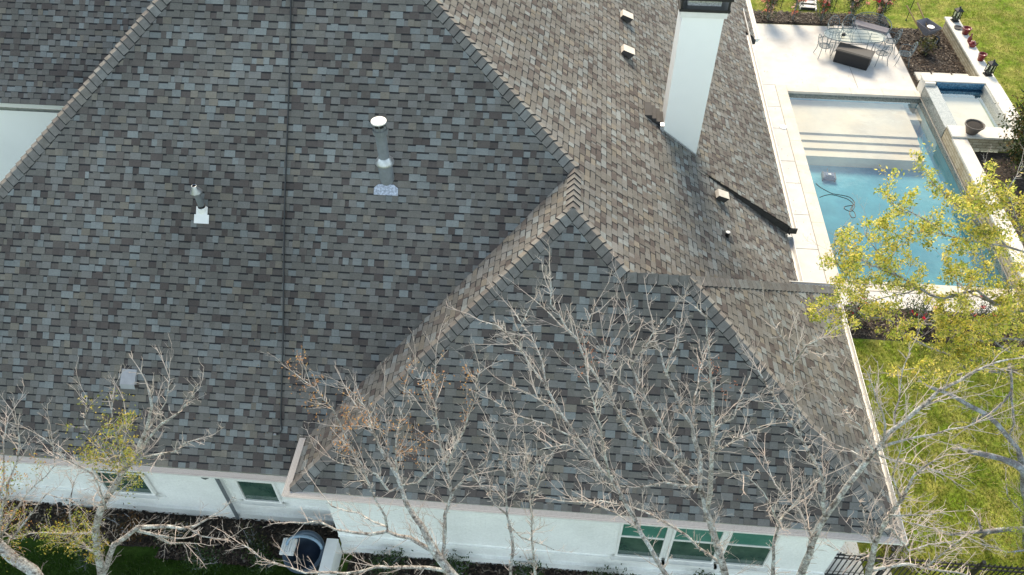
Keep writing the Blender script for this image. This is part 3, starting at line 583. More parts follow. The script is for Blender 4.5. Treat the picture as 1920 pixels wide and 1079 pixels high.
def chair(loc,rz,label,wide=.46,cushion=False,name='patio_chair',cat='chair',group='wrought iron patio chairs'):
    t=thing(name,label,cat,loc,rz,group); w=wide/2
    b=MB()
    ring=[(w*math.cos(a),-.0+.22*math.sin(a),.44) for a in [2*math.pi*i/20 for i in range(20)]]
    if wide>.6: ring=[(-w,-.22,.44),(w,-.22,.44),(w,.22,.44),(-w,.22,.44)]
    b.tube(ring+[ring[0]],.014,5); m=int(wide/.045)
    for i in range(1,m):
        x=-w+wide*i/m; yy=.22*math.sqrt(max(0,1-(x/w)**2)) if wide<=.6 else .22; b.tube([(x,-yy,.44),(x,yy,.44)],.006,4)
    for i in range(1,7):
        y=-.22+.44*i/7; xx=w*math.sqrt(max(0,1-(y/.22)**2)) if wide<=.6 else w; b.tube([(-xx,y,.442),(xx,y,.442)],.005,4)
    b.build('seat',M_IRON,t)
    b=MB(); arch=[(-w*.95,.20,.44)]+[(w*1.0*math.cos(math.pi-a),.20+.08*math.sin(a)+.02,.62+.33*math.sin(a)) for a in [math.pi*i/10 for i in range(11)]]+[(w*.95,.20,.44)]
    b.tube(arch,.014,5); K=int(wide/.08)
    for i in range(1,K):
        x=-w+wide*i/K; top=.62+.33*math.sqrt(max(0,1-(x/w)**2)); b.tube([(x*.8,.21,.46),(x,.26,.62),(x,.29,top)],.006,4)
    for zz in (.55,.70,.80):
        b.tube([(-w*.85,.23,zz),(0,.26,zz+.06),(w*.85,.23,zz)],.007,4)
    b.build('backrest',M_IRON,t)
    for sx in (-1,1):
        b=MB(); b.tube([(sx*w,.21,.66),(sx*(w+.05),.05,.68),(sx*(w+.05),-.15,.66),(sx*w*.95,-.20,.44)],.012,5); b.build('armrest',M_IRON,t)
        for y in (-.19,.19):
            b=MB(); b.tube([(sx*w*.85,y,.44),(sx*w*.9,y*1.05,.25),(sx*w*1.12,y*1.35,0)],.013,5); b.build('leg',M_IRON,t)
    if cushion:
        b=MB(); b.box(-w*.95,w*.95,-.21,.21,.455,.53); b.build('cushion',M_FABR,t)
    return t
chair((10.05,29.75,0),R_(100),'iron chair at the left end of the glass table'); chair((10.65,31.0,0),R_(5),'iron chair behind the table, nearest its left corner'); chair((11.25,31.15,0),R_(-5),'iron chair behind the table beside the bench')
chair((12.2,29.35,0),R_(190),'iron chair turned away just right of the dark storage box'); chair((13.1,29.4,0),R_(-100),'iron chair at the patio edge overhanging the mulch'); chair((12.75,30.35,0),R_(-95),'iron chair at the right end of the glass table')
chair((12.2,31.35,0),R_(-28),'wide iron garden bench with long grey seat cushion behind the table',1.45,True,'garden_bench','bench',None)
# wheelbarrow
t=thing('wheelbarrow','grey wheelbarrow with tan wooden handles tipped at the mulch bed edge','wheelbarrow',(14.55,31.5,0),R_(118)); t.scale=(.95,.95,1)
b=MB(); lo=[(-.22,-.25,.25),(.25,-.2,.25),(.25,.2,.25),(-.22,.25,.25)]; hi=[(-.42,-.33,.58),(.48,-.30,.62),(.48,.30,.62),(-.42,.33,.58)]
b.face(lo)
for i in range(4): b.face([lo[i],lo[(i+1)%4],hi[(i+1)%4],hi[i]])
b.tube([Vector(p) for p in hi+[hi[0]]],.015,5); b.build('tray',M_FABR,t)
for s in (-1,1):
    b=MB(); b.tube([(-.55,s*.12,.15),(.1,s*.22,.28),(1.25,s*.30,.95)],.03,6); b.build('handle',M_WOOD,t)
    b=MB(); b.tube([(.3,s*.2,.30),(.38,s*.25,0)],.018,5); b.build('leg',M_BLACK,t)
b=MB(); b.tube([(-.60,.05,.19),(-.60,-.05,.19)],.19,16); b.build('wheel',M_BLACK,t)
b=MB(); b.lathe([(.001,.0),(.13,.0),(.15,.02),(.001,.03)],18); b.build('bucket_lid',M_WHITE,loc=(14.52,31.25,.63),label='round white lid resting on the wheelbarrow rim',category='lid')
# stakes
for i,(x,y) in enumerate(((9.0,33.7),(11.2,33.45),(14.2,33.0))):
    b=MB(); b.tube([(0,0,0),(.03,.02,1.0),(0,.03,2.0)],.016,6); b.tube([(0,0,.0),(0,0,.03)],.03,6)
    b.build('garden_stake',M_BLACK,loc=(x,y,-.02),label=['thin dark garden stake between the first two rose bushes','thin dark garden stake just left of the patio table','thin dark garden stake between bench and wheelbarrow'][i],category='stake',group='thin stakes along the lawn edge')
t=thing('wooden_steps','white wooden steps with dark gaps rising behind the rose bushes','steps',(10.1,33.5,0),R_(-4))
for s in (-.35,.33):
    b=MB(); b.box(s,s+.06,0,2.4,.02,.12,M=Matrix.Rotation(R_(14),4,'X')); b.build('stringer',M_WHITE,t)
b=MB()
for i in range(8): b.box(-.29,.33,.12+.28*i,.28+.28*i,.06,.09,M=Matrix.Rotation(R_(14),4,'X'))
b.build('tread',M_WHITE,t); b=MB(); b.box(-.29,.33,.05,2.35,.0,.015,M=Matrix.Rotation(R_(14),4,'X')); b.build('gap_shade_sheet',M_FASC,t)  # dark sheet added under the treads, standing in for shade in the gaps
# pool cleaner, hose, skimmer lid
t=thing('pool_robot','blue-black pool cleaning robot sitting in the pool near the left edge','pool cleaner',tuple(at_z(1553,334,-.93)),R_(-5))
M_ROB=mat('robot_blue',(.012,.03,.10),rough=.5,noise=(8,.2))
b=MB(); b.box(-.19,.19,-.15,.15,-.02,.13); b.box(-.14,.14,-.10,.10,.13,.17); b.build('robot_body',M_ROB,t)
for s in (-1,1):
    b=MB(); b.box(s*.21-.02,s*.21+.02,-.18,.18,-.05,.12); b.build('track',M_BLACK,t)
b=MB(); b.box(-.05,.05,-.05,.0,.171,.185); b.build('label_plate',M_WHITE,t); b=MB(); b.tube([(-.04,.12,.12),(-.05,.3,.16)],.02,6); b.build('cable_plug',M_BLACK,t)
cp=[(1530,345),(1538,352),(1556,362),(1566,365),(1584,368),(1595,372),(1602,380),(1600,385),(1585,388),(1583,392),(1590,396),(1596,397),(1602,390),(1601,384),(1595,392),(1593,402),(1598,409),(1604,407),(1602,399),(1597,394),(1600,384),(1592,376),(1580,371),(1560,366),(1548,367),(1537,371)]
b=MB(); P=[at_z(u,v,-.125) for u,v in cp]; S=[]
for i in range(len(P)-1):
    a=P[max(i-1,0)];p=P[i];q=P[i+1];e=P[min(i+2,len(P)-1)]
    for k in range(4):
        s=k/4; S.append(.5*((2*p)+(q-a)*s+(2*a-5*p+4*q-e)*s*s+(3*p-a-3*q+e)*s**3))
S.append(P[-1]); b.tube(S,.013,6); b.build('floating_cable',M_BLACK,label='dark looped robot cable floating on the pool water',category='cable')
b=MB(); b.lathe([(.001,.02),(.13,.02),(.14,.0)],22); b.build('skimmer_lid',M_WHITE,loc=(7.75,24.6,0.004),label='round white skimmer lid set in the pool walkway',category='lid')
# black fence
t=thing('metal_fence','black metal picket fence running from the house corner across the lawn','fence',(5.9,7.75,0))
b=MB(); b.box(0,11,-.015,.015,1.10,1.14); b.box(0,11,-.015,.015,.95,.98); b.box(0,11,-.015,.015,.15,.18); b.build('rail',M_BLACK,t)
b=MB()
for i in range(98): b.box(.1+i*.11,.118+i*.11,-.009,.009,.05,1.22)
b.build('pickets',M_BLACK,t)
for x in (0.02,1.25,3.05,5.4,7.8,10.2):
    b=MB(); b.box(x-.03,x+.03,-.03,.03,0,1.27); b.box(x-.035,x+.035,-.035,.035,1.27,1.29); b.build('post',M_BLACK,t)
b=MB(); slab(b,6.0,7.0,7.9,9.1,.02); slab(b,6.0,7.0,6.7,7.9,.02); slab(b,7.05,7.6,7.0,8.1,.015); b.build('side_path',M_PATIO,kind='structure')
b=MB(); b.box(-4.66,-4.45,6.35,7.45,-.1,.62); b.box(-4.68,-4.43,6.33,7.44,.62,.66); b.build('low_wall',M_WHITE,label='short white wing wall jutting from the house corner',category='wall')
# play slide in the corner
M_PLAY=mat('blue_grey_plastic',(.045,.07,.10),rough=.45,noise=(5,.2))
M_PLAYL=mat('pale_blue_plastic',(.20,.29,.38),rough=.45,noise=(5,.15))
t=thing('play_seat','round blue-grey plastic play tub with slatted ladder in the house corner','play equipment',(-5.12,7.25,0))
b=MB(); T=Matrix.Rotation(R_(12),4,'X'); b.lathe([(.36,.0),(.40,.55),(.46,.62),(.43,.68),(.36,.62),(.33,.1),(.001,.08)],28,M=T); b.build('tub',M_PLAY,t,smooth=True)
b=MB()
for i in range(7): b.box(-.16+.055*i,-.125+.055*i,-.95,-.42,.0,.03,M=Matrix.Rotation(R_(25),4,'X')@Matrix.Translation((0,0,.42)))
b.box(-.2,.24,-.55,-.48,.455,.48,M=Matrix.Rotation(R_(25),4,'X')); b.build('slats',M_PLAYL,t)
b=MB(); b.tube([(.38*math.cos(R_(180-q)),.1*math.sin(R_(q))-.05,.66+.30*math.sin(R_(q))) for q in range(0,181,15)],.032,8); b.build('hoop',M_PLAYL,t,smooth=True)
b=MB()
for i in range(5): b.box(-.48+.05*i,-.44+.05*i,-.22,.1,.66+.01*(i%2),.70+.01*(i%2))
b.box(-.5,-.2,-.24,.12,.60,.655); b.build('folded_towel',M_WHITE,loc=(-5.12,7.25,0),label='white folded towel draped on the play tub rim',category='towel')
for i,(x,y) in enumerate(((-11.1,7.9),(-7.75,7.8),(-3.2,7.2))):
    b=MB(); b.tube([(0,0,0),(0,0,.3)],.012,6); b.lathe([(.07,.28),(.05,.33),(.001,.35)],12); b.build('path_light',M_BLACK,loc=(x,y,0),label=['small black path light in the bed under the left wall','small black path light in the bed by the downspout','small black path light below the front wing wall'][i],category='garden light',group='black path lights along the house')
# ---------------- plants ----------------
def leafq(mb,p,size,c,r,up=.5):
    d=Vector((r.gauss(0,1),r.gauss(0,1),r.gauss(0,1)+up)).normalized(); s=d.orthogonal().normalized(); s=Matrix.Rotation(r.uniform(0,6.28),3,d)@s
    a=d*size; e=s*size*.42; f_=r.uniform(.75,1.25); cc=tuple(x*f_ for x in c)
    mb.face([p-a*.5,p+e*.5+a*.05,p+a*.5,p-e*.5+a*.05],0,cc)
def bush(name,label,cat,loc,rx,ry,h,n,cols,size,seed,stems=7,group=None,flowers=None,stemcol=M_BARKD):
    r=random.Random(seed); t=thing(name,label,cat,loc,r.uniform(0,6),group); b=MB(); tips=[]
    for i in range(stems):
        a=r.uniform(0,6.28); q=r.uniform(.2,1); e=Vector((math.cos(a)*rx*q,math.sin(a)*ry*q,h*r.uniform(.6,1))); m=e*.5+Vector((0,0,h*.1)); b.tube([(0,0,0),m,e],[.02,.014,.006],5); tips+= [e,m,(e+m)/2,m*.55]
        for _ in range(4):
            s=m.lerp(e,r.random()); e2=s+Vector((r.uniform(-1,1)*rx*.4,r.uniform(-1,1)*ry*.4,r.uniform(.0,.3)*h)); b.tube([s,e2],[.008,.004],4); tips.append(e2)
    b.build('stems',stemcol,t); b=MB()
    for _ in range(n):
        c=r.choice(tips); k=.28*min(rx,ry)+.03; p=c+Vector((r.gauss(0,k),r.gauss(0,k),r.gauss(0,k*.8))); p.z=max(p.z,.03); leafq(b,p,size*r.uniform(.7,1.2),r.choice(cols),r)
    b.build('leaves',M_LEAFY,t)
    if flowers:
        fc,fn,fs=flowers; b=MB()
        for _ in range(fn):
            c=r.choice(tips)+Vector((r.gauss(0,.08),r.gauss(0,.08),r.uniform(.0,.15))); col=r.choice(fc)
            for _ in range(9): leafq(b,c+Vector((r.gauss(0,fs*.3),r.gauss(0,fs*.3),r.gauss(0,fs*.25))),fs,col,r)
        b.build('flowers',M_LEAFY,t)
    return t
G1=[(.03,.055,.015),(.05,.08,.02),(.02,.035,.012)]; GB=[(.09,.13,.03),(.13,.15,.03),(.05,.08,.02)]
PK=[(.80,.25,.18),(.85,.40,.30),(.85,.55,.42)]; RD=[(.75,.04,.09),(.80,.12,.13)]
gr='rose bushes along the far side of the patio'
bush('rose_bush','tall coral rose bush nearest the eave at the far patio edge','bush',(8.25,32.5,0),.5,.4,1.55,3200,G1+GB,.06,21,12,gr,(PK,46,.13))
bush('rose_bush','thin pale coral rose bush left of the white steps','bush',(9.3,32.55,0),.35,.3,1.4,1600,G1+GB,.05,22,8,gr,(PK,22,.12))
bush('rose_bush','rose bush with a crimson bloom in front of the white steps','bush',(10.5,32.55,0),.45,.35,1.25,2600,G1+GB,.06,23,10,gr,(PK+RD,22,.13))
bush('rose_bush','coral rose bush behind the two iron chairs','bush',(11.75,32.75,0),.4,.35,1.2,2200,G1,.06,24,10,gr,(PK,20,.14))
bush('rose_bush','crimson and coral rose bush behind the iron bench','bush',(13.0,32.8,0),.4,.35,1.25,2200,G1,.06,25,10,gr,(PK+RD,18,.15))
gr='red rose bushes in the bed at the near end of the pool'
for i,(x,y,lb) in enumerate(((8.3,15.35,'red-flowered rose bush nearest the house eave below the pool'),(10.0,15.4,'red-flowered rose bush in the middle of the bed below the pool'),(11.6,15.3,'dark red-flowered rose bush right of centre below the pool'),(13.2,15.6,'red-flowered rose bush at the raised wall end below the pool'))):
    bush('rose_bush',lb,'bush',(x,y,0),.6,.4,.8,1200,G1+GB,.06,30+i,12,gr,(RD,9,.09))
MG=[(.025,.045,.012),(.04,.07,.018),(.10,.11,.03),(.13,.08,.025),(.015,.03,.01)]
bush('magnolia','dense dark glossy magnolia beside the spa with bronze-backed leaves','shrub',(15.35,22.6,0),.85,.9,2.6,15000,MG,.12,40,44)
bush('ornamental_grass','spiky green-brown grass clump in the mulch below the wheelbarrow','plant',(14.2,30.2,0),.3,.3,.55,260,[(.09,.10,.035),(.12,.10,.05)],.16,41,22)
bush('low_shrub','low green shrub in the mulch right of the raised pool wall','shrub',(14.7,20.3,0),.5,.5,.5,900,G1+MG,.07,42,10)
bush('low_shrub','low reddish green shrub further along the raised pool wall bed','shrub',(14.6,18.3,0),.5,.5,.5,900,G1+[(.10,.03,.02)],.07,43,10)
gr='low plants in the beds against the house'
items=[(-12.2,7.6,'bronze-leaved plant at the far left of the bed'),(-10.6,7.5,'bronze-leaved plant left of the white-trimmed window'),(-9.3,7.45,'orange-brown leafy plant under the left window'),(-8.2,7.4,'dark twiggy plant between the window and the downspout'),(-6.4,7.3,'dark leafy plant right of the downspout'),(-3.3,7.1,'small green plant by the short wing wall'),(-1.9,7.15,'green plant in the front bed left of the middle'),(-.3,7.15,'dark green plant in the front bed near the middle'),(1.4,7.15,'green plant in the front bed left of the three windows'),(3.4,7.1,'green plant under the three windows'),(-9.9,6.75,'yellow-green plant at the lawn edge left of the tree'),(-7.4,6.9,'dark green plant at the lawn edge below the downspout'),(-6.1,7.0,'dark green plant beside the blue-grey play tub')]
for i,(x,y,lb) in enumerate(items):
    bush('bed_plant',lb,'plant',(x,y,0),.42,.25,.5,650,([(.11,.055,.02),(.16,.08,.025),(.04,.035,.015)] if i in (0,1,2) else [(.018,.03,.013),(.04,.06,.018),(.09,.08,.03)] if i in (3,4) else [(.03,.06,.02),(.05,.09,.02)]),.07,50+i,10,gr)
bush('low_shrub','brown dry shrub beside the side path at the fence','shrub',(7.75,8.5,0),.4,.4,.5,700,[(.10,.06,.04),(.06,.04,.03),(.07,.08,.03)],.06,60,16)
# ---------------- trees ----------------
def grow(tb,r,p,d,Ln,rad,level,tips,up,gn=3):
    seg=max(2,int(Ln/(.13 if level<2 else .10))); pts=[Vector(p)]; dd=Vector(d).normalized(); st=Ln/seg
    for i in range(seg):
        dd=(dd+Vector((r.gauss(0,.16),r.gauss(0,.16),r.gauss(0,.16)+up*.07))).normalized(); pts.append(pts[-1]+dd*st)
    rs=[rad*(1-.6*i/seg) for i in range(seg+1)]; tb.tube(pts,rs,4 if level==0 else 3,cap=False)
    tips.append(pts[-1])
    if level<gn-1:
        nch=int(Ln/(.095 if level==0 else .07))
        for k in range(nch):
            t=.15+.85*(k+r.random())/max(1,nch); i=min(seg-1,int(t*seg)); q=pts[i].lerp(pts[i+1],t*seg-i if t*seg-i<1 else 1)
            ax=(pts[i+1]-pts[i]).normalized(); o=ax.orthogonal().normalized(); o=Matrix.Rotation(r.uniform(0,6.28),3,ax)@o
            nd=(ax*r.uniform(.5,1.0)+o*r.uniform(.5,.9)+Vector((0,0,up*.25))).normalized()
            grow(tb,r,q,nd,Ln*r.uniform(.28,.55)*(1.1-.5*t),rad*.58,level+1,tips,up,gn)
def tree(name,label,limbs,yb,ky,seed,bark=M_BARK,twig=(.22,.85),dens=.17,leaves=None,group='bare trees in front of the house',base=True,rt=.0058,wander=.5,gn=3,upb=1.0,xbase=0):
    """limbs: list of (points in reference pixels, base radius px, tip radius px)"""
    r=random.Random(seed); tb=MB(); cb=MB(); placed=[]; tips=[]; first=True; root=None
    for (pts,r0,r1) in limbs:
        # depth at the start follows the limb it springs from
        if placed:
            bu=min(placed,key=lambda q:(q[0]-pts[0][0])**2+(q[1]-pts[0][1])**2); dd_=math.hypot(bu[0]-pts[0][0],bu[1]-pts[0][1]); y0=bu[2] if dd_<90 else yb+ky*(1079-pts[0][1])/540
            if 3<dd_<90: pts=[bu[:2]]+list(pts)
        else: y0=yb+ky*(1079-pts[0][1])/540
        drift=r.uniform(-wander,wander); W=[]; n=len(pts); v0=pts[0][1]; sub=[]
        for i in range(n-1):
            (ua,va),(ub,vb)=pts[i],pts[i+1]; m=max(1,int(math.hypot(ub-ua,vb-va)/22))
            for k in range(m): sub.append((ua+(ub-ua)*k/m+r.gauss(0,1.6),va+(vb-va)*k/m+r.gauss(0,1.6)))
        sub.append(pts[-1]); K=len(sub)
        for i,(u,v) in enumerate(sub):
            t=i/max(1,K-1); y=y0+ky*(v0-v)/540*.8+drift*t; W.append(at_y(u,v,y)); placed.append((u,v,y))
        dist=(W[0]-Vector((0,0,H))).length; rs=[(r0+(r1-r0)*(i/max(1,K-1))**.8)*.82*dist/F*r.uniform(.85,1.15) for i in range(K)]
        if first:
            first=False
            if base:
                b0=W[0]; R0=rs[0]; gx=b0+Vector((xbase,-.3,0)); gp=[Vector((gx.x,gx.y,-.05)),Vector((gx.x,gx.y,.25)),gx.lerp(b0,.4)+Vector((0,0,-.6*b0.z)),b0.lerp(Vector((gx.x,gx.y,0)),.25)]
                gp=[Vector((gx.x,gx.y,-.05)),Vector((gx.x+.02,gx.y,.3)),Vector((b0.x+xbase*.6,b0.y-.2,b0.z*.35)),Vector((b0.x+xbase*.3,b0.y-.1,b0.z*.7))]
                tb.tube(gp+W,[R0*1.9,R0*1.5,R0*1.3,R0*1.15]+rs,10); root=Vector((gx.x,gx.y,0))
            else: tb.tube(W,rs,8); root=W[0].copy()
        else: tb.tube(W,rs,7)
        # short spurs that roughen every limb
        for i in range(1,K):
            sl=(W[i]-W[i-1]).length
            for _ in range(int(sl/.035*r.random()+.5)):
                ax=(W[i]-W[i-1]).normalized(); o=Matrix.Rotation(r.uniform(0,6.28),3,ax)@ax.orthogonal().normalized(); q=W[i-1].lerp(W[i],r.random()); e=q+(o+ax*.5)*r.uniform(.03,.13)+Vector((0,0,.02))
                cb.tube([q,q.lerp(e,.5)+Vector((r.gauss(0,.01),r.gauss(0,.01),0)),e],[.0055,.0045,.003],3,cap=False)
        # side twigs
        acc=0
        for i in range(1,K):
            sl=(W[i]-W[i-1]).length; acc+=sl; t=i/K; 
            while acc>dens:
                acc-=dens*r.uniform(.7,1.3)
                if t<.12 and r0>4 and r.random()<.7: continue
                ax=(W[i]-W[i-1]).normalized(); o=Matrix.Rotation(r.uniform(0,6.28),3,ax)@ax.orthogonal().normalized()
                nd=(ax*.8+o*r.uniform(.5,1.0)+Vector((0,0,.3*upb))).normalized(); q=W[i-1].lerp(W[i],r.random())
                grow(cb,r,q,nd,r.uniform(*twig)*(1.05-.55*t),rt*r.uniform(.7,1.15),0,tips,upb,gn)
        grow(cb,r,W[-1],(W[-1]-W[-2]).normalized(),twig[1]*.6,rs[-1]*.8,0,tips,upb,gn)
    t_=thing(name,label,'tree',tuple(root),0,group)
    childof(tb.build('trunk',bark,smooth=True),t_); childof(cb.build('crown',M_TWIG),t_)
    if leaves:
        cols,n,size,regs,clump=leaves; lb=MB(); cand=[p for p in tips]
        if regs: 
            def inreg(p):
                q=ROT.transposed()@(p-Vector((0,0,H))); u=960+F*q.x/-q.z; v=540-F*q.y/-q.z
                return any((u-a)**2/c**2+(v-b_)**2/d**2<1 for a,b_,c,d in regs)
            cand=[p for p in cand if inreg(p)] or cand[:1]
        while n>0:
            c=r.choice(cand); k=r.randint(*clump); col=r.choice(cols)
            for _ in range(k): leafq(lb,c+Vector((r.gauss(0,.045),r.gauss(0,.045),r.gauss(0,.045)))*1.0,size*r.uniform(.6,1.25),col if r.random()<.7 else r.choice(cols),r)
            n-=k
        childof(lb.build('leaves',M_LEAFY,),t_)
    return t_
def Z(ox,oy,s,L_): return [([(ox+x/s,oy+y/s) for x,y in p],a/s*.5,b/s*.5) for p,a,b in L_]
OR=[(.50,.24,.08),(.58,.34,.13),(.36,.17,.08)]; YG=[(.36,.34,.06),(.26,.30,.05),(.46,.36,.06),(.17,.2,.05)]
A=lambda L_:Z(0,650,2.515,L_)
tree('bare_tree','grey mottled tree leaning at the bottom left, half out of frame',A([([(185,1110),(150,1060),(60,1000),(0,940),(-90,860),(-170,780)],62,40),([(0,880),(10,760),(60,600),(100,470),(70,350)],16,5),([(-60,880),(20,640),(10,500),(40,330)],14,5),([(0,900),(120,700),(260,560),(240,400)],10,4),([(-40,850),(60,900),(220,700),(330,720)],12,4)]),4.6,2.6,101,leaves=(OR+YG,900,.045,[(20,1010,70,70),(20,880,60,50)],(2,5)),xbase=.6,dens=.16)
tree('bare_tree','grey tree in front of the left wall with yellow-green leaves on its upper left',A([([(490,1110),(475,1040),(462,960),(452,860),(490,745),(540,665),(580,590),(640,520),(690,400),(720,285),(700,200)],44,8),([(475,1100),(540,940),(650,860),(740,848),(850,862),(930,850),(1020,790)],38,8),([(650,865),(740,890),(820,905)],18,12),([(740,888),(800,925),(885,928)],16,10),([(880,860),(950,900),(1060,912),(1090,900)],12,5),([(585,585),(660,525),(740,505),(820,495),(880,460),(960,430)],20,6),([(640,520),(700,440),(760,370),(840,320),(905,230)],20,5),([(560,640),(470,640),(420,600),(350,560),(260,520)],12,4),([(455,875),(350,885),(200,872),(60,905)],12,4),([(425,965),(350,890),(330,800),(330,720),(350,640)],16,5),([(600,560),(560,450),(520,330),(530,240)],14,4),([(560,600),(460,470),(400,360),(410,240)],12,4),([(700,400),(780,260),(800,150)],10,4),([(560,560),(600,400),(590,300)],10,4),([(500,760),(430,600),(300,520),(200,430)],10,4)]),4.9,2.2,102,
     leaves=(YG+YG+[(.42,.28,.04),(.12,.15,.04)],3600,.044,[(190,805,60,70),(150,790,35,60),(215,770,50,30),(240,890,26,40),(200,860,30,20),(110,1010,90,60)],(3,7)))
B=lambda L_:Z(450,650,2.515,L_)
tree('bare_tree','leaning two-stemmed tree left of centre dotted with orange-brown leaves',B([([(1060,1130),(985,1060),(930,990),(880,900),(820,800),(780,730),(735,600),(640,430),(580,330),(520,240)],50,6),([(955,1000),(962,940),(970,800),(995,700),(970,540),(935,400),(920,200),(925,20)],26,5),([(900,965),(800,902),(690,872),(560,880),(450,868),(370,830),(240,830)],32,7),([(690,850),(560,800),(440,762),(380,690)],14,5),([(960,1060),(830,1035),(650,1042),(500,1070),(300,1062),(100,1000),(0,930)],24,6),([(700,690),(640,600),(570,575),(470,550),(395,510)],16,5),([(680,800),(640,720),(600,620),(500,430),(440,290),(350,200),(262,130)],14,4),([(735,600),(735,480),(760,350),(772,240)],12,4),([(985,560),(1030,460),(1080,330),(1110,250),(1130,110)],14,4),([(995,695),(1080,610),(1150,550),(1180,480)],18,5),([(940,400),(880,230),(830,100)],10,4),([(840,640),(960,530),(1010,450)],10,4),([(700,520),(690,380),(680,240)],10,3),([(640,440),(600,300),(490,180)],9,3)]),4.6,2.2,103,
     leaves=(OR,1000,.038,[(765,830,50,45),(800,705,60,45),(560,720,40,60),(880,730,40,60),(650,790,60,60)],(2,5)))
tree('bare_tree','slim pair of pale stems between the leaning tree and the big central tree',B([([(1275,1120),(1275,1050),(1290,965),(1262,800),(1255,600),(1232,490),(1170,360)],20,4),([(1400,1110),(1385,1050),(1375,850),(1365,650),(1350,480)],18,4),([(1262,800),(1200,740),(1130,650),(1090,560)],10,4),([(1290,700),(1310,500),(1300,340)],10,3),([(1375,700),(1430,560),(1500,470)],9,3),([(1262,840),(1320,900),(1480,960)],10,4),([(1370,760),(1420,640),(1400,540)],8,3)]),5.0,2.0,104,dens=.2)
Cc=lambda L_:Z(900,500,1.863,L_)
tree('bare_tree','largest bare tree, its many limbs fanning across the front roof slope',Cc([([(870,1120),(850,1060),(820,950),(790,850),(768,760),(765,650),(740,560),(700,490),(650,380),(610,260),(600,180)],30,5),([(790,850),(805,730),(815,600),(810,450),(800,300),(790,180),(750,140)],22,4),([(762,785),(700,715),(600,632),(530,580),(460,480),(400,380),(330,250),(250,130),(245,30)],22,4),([(700,655),(640,565),(580,470),(530,350),(520,200),(510,110)],16,4),([(740,560),(750,460),(775,330),(760,250)],12,3),([(845,1045),(720,940),(620,880),(530,840),(430,820),(280,820)],14,4),([(752,772),(640,757),(500,775),(400,745)],13,4),([(815,645),(900,600),(980,560)],10,3),([(820,560),(880,530),(910,460),(945,380)],10,3),([(600,630),(560,520),(520,430),(440,330),(380,200),(400,140)],12,3),([(460,480),(430,350),(440,260),(470,180)],10,3),([(650,380),(690,280),(700,200)],9,3),([(330,250),(280,200),(180,110)],8,3),([(530,350),(600,240),(640,190)],8,3)]),4.6,2.1,105,leaves=([(.40,.18,.12),(.35,.15,.08)],130,.035,[(1350,700,40,40),(1110,660,40,50)],(1,3)),dens=.165)
tree('bare_tree','bare tree leaning left behind the central one, fine twigs over the ridge shadow',Cc([([(690,1140),(640,1070),(590,980),(540,880),(460,740),(400,680),(340,600),(290,520),(230,420),(150,300),(60,215),(0,190)],22,4),([(450,730),(420,560),(385,430),(370,350)],14,4),([(345,612),(230,550),(130,520),(0,440)],11,3),([(290,520),(180,450),(90,410)],9,3),([(230,420),(220,330),(180,250),(120,160)],10,3),([(400,680),(300,620),(220,640),(150,660)],8,3),([(150,300),(130,230),(170,150)],8,3),([(560,920),(480,860),(300,800)],9,3)]),4.2,2.4,106,dens=.165)
D=lambda L_:Z(1400,550,2.04,L_)
tree('bare_tree','pale spreading bare tree over the right corner of the roof',D([([(185,1140),(210,1079),(250,950),(310,840),(380,740),(460,640),(550,530),(650,450),(730,380),(860,310),(1000,255)],32,6),([(480,612),(600,560),(720,540),(840,510),(920,480)],16,4),([(520,585),(530,500),(500,410),(460,300)],12,3),([(560,520),(580,400),(600,300),(625,220)],12,3),([(500,625),(650,660),(760,700)],12,3),([(470,640),(400,600),(330,580),(280,540)],11,3),([(480,600),(430,510),(380,460),(340,400)],10,3),([(300,850),(290,700),(230,590),(150,460),(90,370),(40,290)],20,5),([(210,540),(185,400),(180,270),(150,190),(100,110)],12,4),([(182,270),(230,200),(295,170)],9,3),([(100,1110),(100,960),(130,860),(220,760),(300,700)],18,5),([(120,880),(60,760),(0,700),(-60,690)],10,3),([(250,950),(200,830),(110,740),(60,600)],11,3),([(650,450),(700,420),(820,400)],9,3)]),4.6,2.0,107,dens=.165)
tree('bare_tree','pale bare tree rising beside the house corner over the black fence',D([([(455,1130),(470,1060),(490,960),(540,850),(600,780),(640,700),(720,640)],28,5),([(548,900),(620,985),(700,960),(790,950)],12,4),([(520,1050),(620,1030),(740,1060),(860,1085)],16,6),([(700,1040),(780,980),(825,940)],10,3),([(540,850),(640,850),(740,840)],10,3),([(490,960),(450,870),(420,780)],10,3),([(590,790),(560,700),(590,600)],10,3),([(560,840),(600,880),(720,900),(820,930)],9,3),([(640,700),(700,670),(760,690)],8,3),([(480,1000),(380,1000),(300,960)],9,3)]),4.9,1.6,108,dens=.165)
Ee=lambda L_:Z(1400,250,3.083,L_)
LG=[(.74,.68,.12),(.80,.66,.13),(.50,.54,.08),(.86,.72,.22),(.30,.34,.06),(.20,.24,.05)]
def off(L_,dx=0,dy=0): return L_
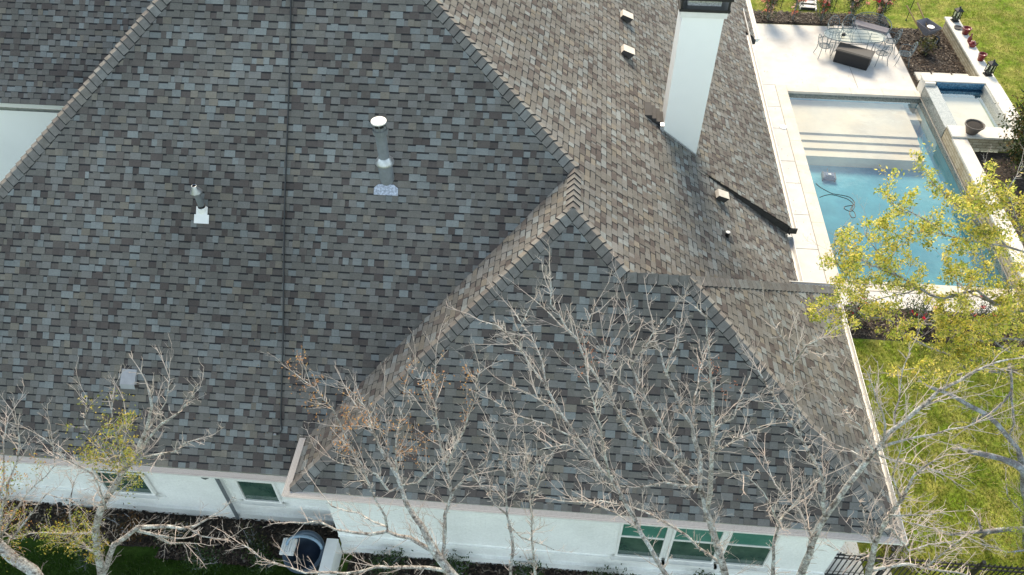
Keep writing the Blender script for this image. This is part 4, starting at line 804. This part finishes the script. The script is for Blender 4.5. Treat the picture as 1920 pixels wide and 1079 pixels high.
limbs6=D([([(1090,1120),(1075,900),(1060,700),(1040,600),(1000,560),(950,500),(915,460),(850,430),(780,390),(700,360)],34,10),([(1075,800),(1100,500),(1090,340),(1061,300),(900,300),(740,330),(620,320)],26,7),([(1090,520),(1120,300),(1100,140),(1040,80),(980,45),(900,20)],34,12),([(1010,280),(1015,380),(950,450),(860,500)],14,5),([(1015,400),(1020,500),(1000,560)],12,5)])+\
 Ee([([(1650,1050),(1600,1040),(1530,1035),(1420,980),(1330,900),(1130,960),(1000,900),(880,830),(740,770)],26,7),([(1720,900),(1660,720),(1600,680),(1420,640),(1260,620),(1150,590),(1040,565),(940,590)],22,5),([(1540,1030),(1500,850),(1400,800),(1360,700)],14,4),([(1420,640),(1300,500),(1180,380),(1080,300),(1010,190)],12,4),([(1500,660),(1400,540),(1330,430),(1350,300)],12,4),([(1660,720),(1560,500),(1500,330),(1560,250)],14,4),([(880,830),(760,700),(680,600),(700,520)],10,3),([(1000,900),(860,880),(600,870),(520,760),(510,620)],10,3),([(1150,590),(1000,480),(860,430),(820,360)],9,3),([(1260,1000),(1180,800),(1130,720)],9,3),([(740,770),(600,700),(500,680)],8,3),([(1000,900),(780,960),(560,1020),(420,1010)],10,3)])+\
 D([([(860,310),(760,230),(640,180),(560,120)],10,3),([(1061,180),(900,180),(700,120),(520,100),(380,60)],12,3),([(900,300),(820,220),(760,120)],10,3),([(1060,250),(960,200),(860,80)],10,3)])
tree('leafy_tree','yellow-green leafy tree reaching in from the right over pool and lawn',limbs6,8.6,2.8,109,bark=M_BARKD,twig=(.35,.95),dens=.17,rt=.006,group=None,wander=.7,gn=3,
     leaves=(LG,32000,.068,[(1760,420,110,80),(1660,480,110,70),(1740,380,60,70),(1600,500,60,60),(1740,590,210,75),(1880,380,70,80),(1560,590,60,40),(1850,520,80,70),(1800,680,150,50),(1690,340,50,40),(1720,300,40,30)],(4,9)))
tree('leafy_tree','broken grey limb and pale leafy sprays of a tree beyond the right edge',D([([(1180,1000),(1120,860),(1090,700),(1030,655),(930,620),(845,605)],34,20),([(1150,900),(1061,900),(990,905),(900,915),(780,925)],30,10),([(930,915),(880,945)],18,12),([(900,915),(890,870),(870,840)],10,5),([(1090,880),(1000,780),(990,720)],9,3),([(1100,980),(1000,990),(900,960)],9,3)]),8.2,1.6,110,bark=M_BARKD,twig=(.25,.6),dens=.2,rt=.006,group=None,
     leaves=([(.36,.42,.05),(.28,.34,.05)],1500,.05,[(1900,970,40,70),(1890,760,30,60)],(3,7)))

# scattered fallen leaves
def litter(name,areas,n,seed,zf,size=.035):
    r=random.Random(seed); mb=MB()
    for _ in range(n):
        a=r.choice(areas); x=r.uniform(a[0],a[1]); y=r.uniform(a[2],a[3]); leafq(mb,Vector((x,y,zf(x,y))),size*r.uniform(.6,1.3),r.choice([(.30,.16,.06),(.20,.11,.05),(.38,.28,.10)]),r,up=6)
    mb.build(name,M_LEAFY,kind='stuff')
litter('fallen_leaves',[(6.6,14.8,8,14.5),(7.3,13,27.5,32),(7.2,8.2,16.8,27)],200,5,lambda x,y:.03)
litter('fallen_leaves',[(-4.0,5.2,7.2,7.9),(-1.5,3.5,7.9,9.2)],120,6,lambda x,y:y-3.81+.03)
litter('fallen_leaves',[(-14.5,-5.0,7.8,8.6),(-6,-5,8,10)],110,7,lambda x,y:y-4.99+.03)
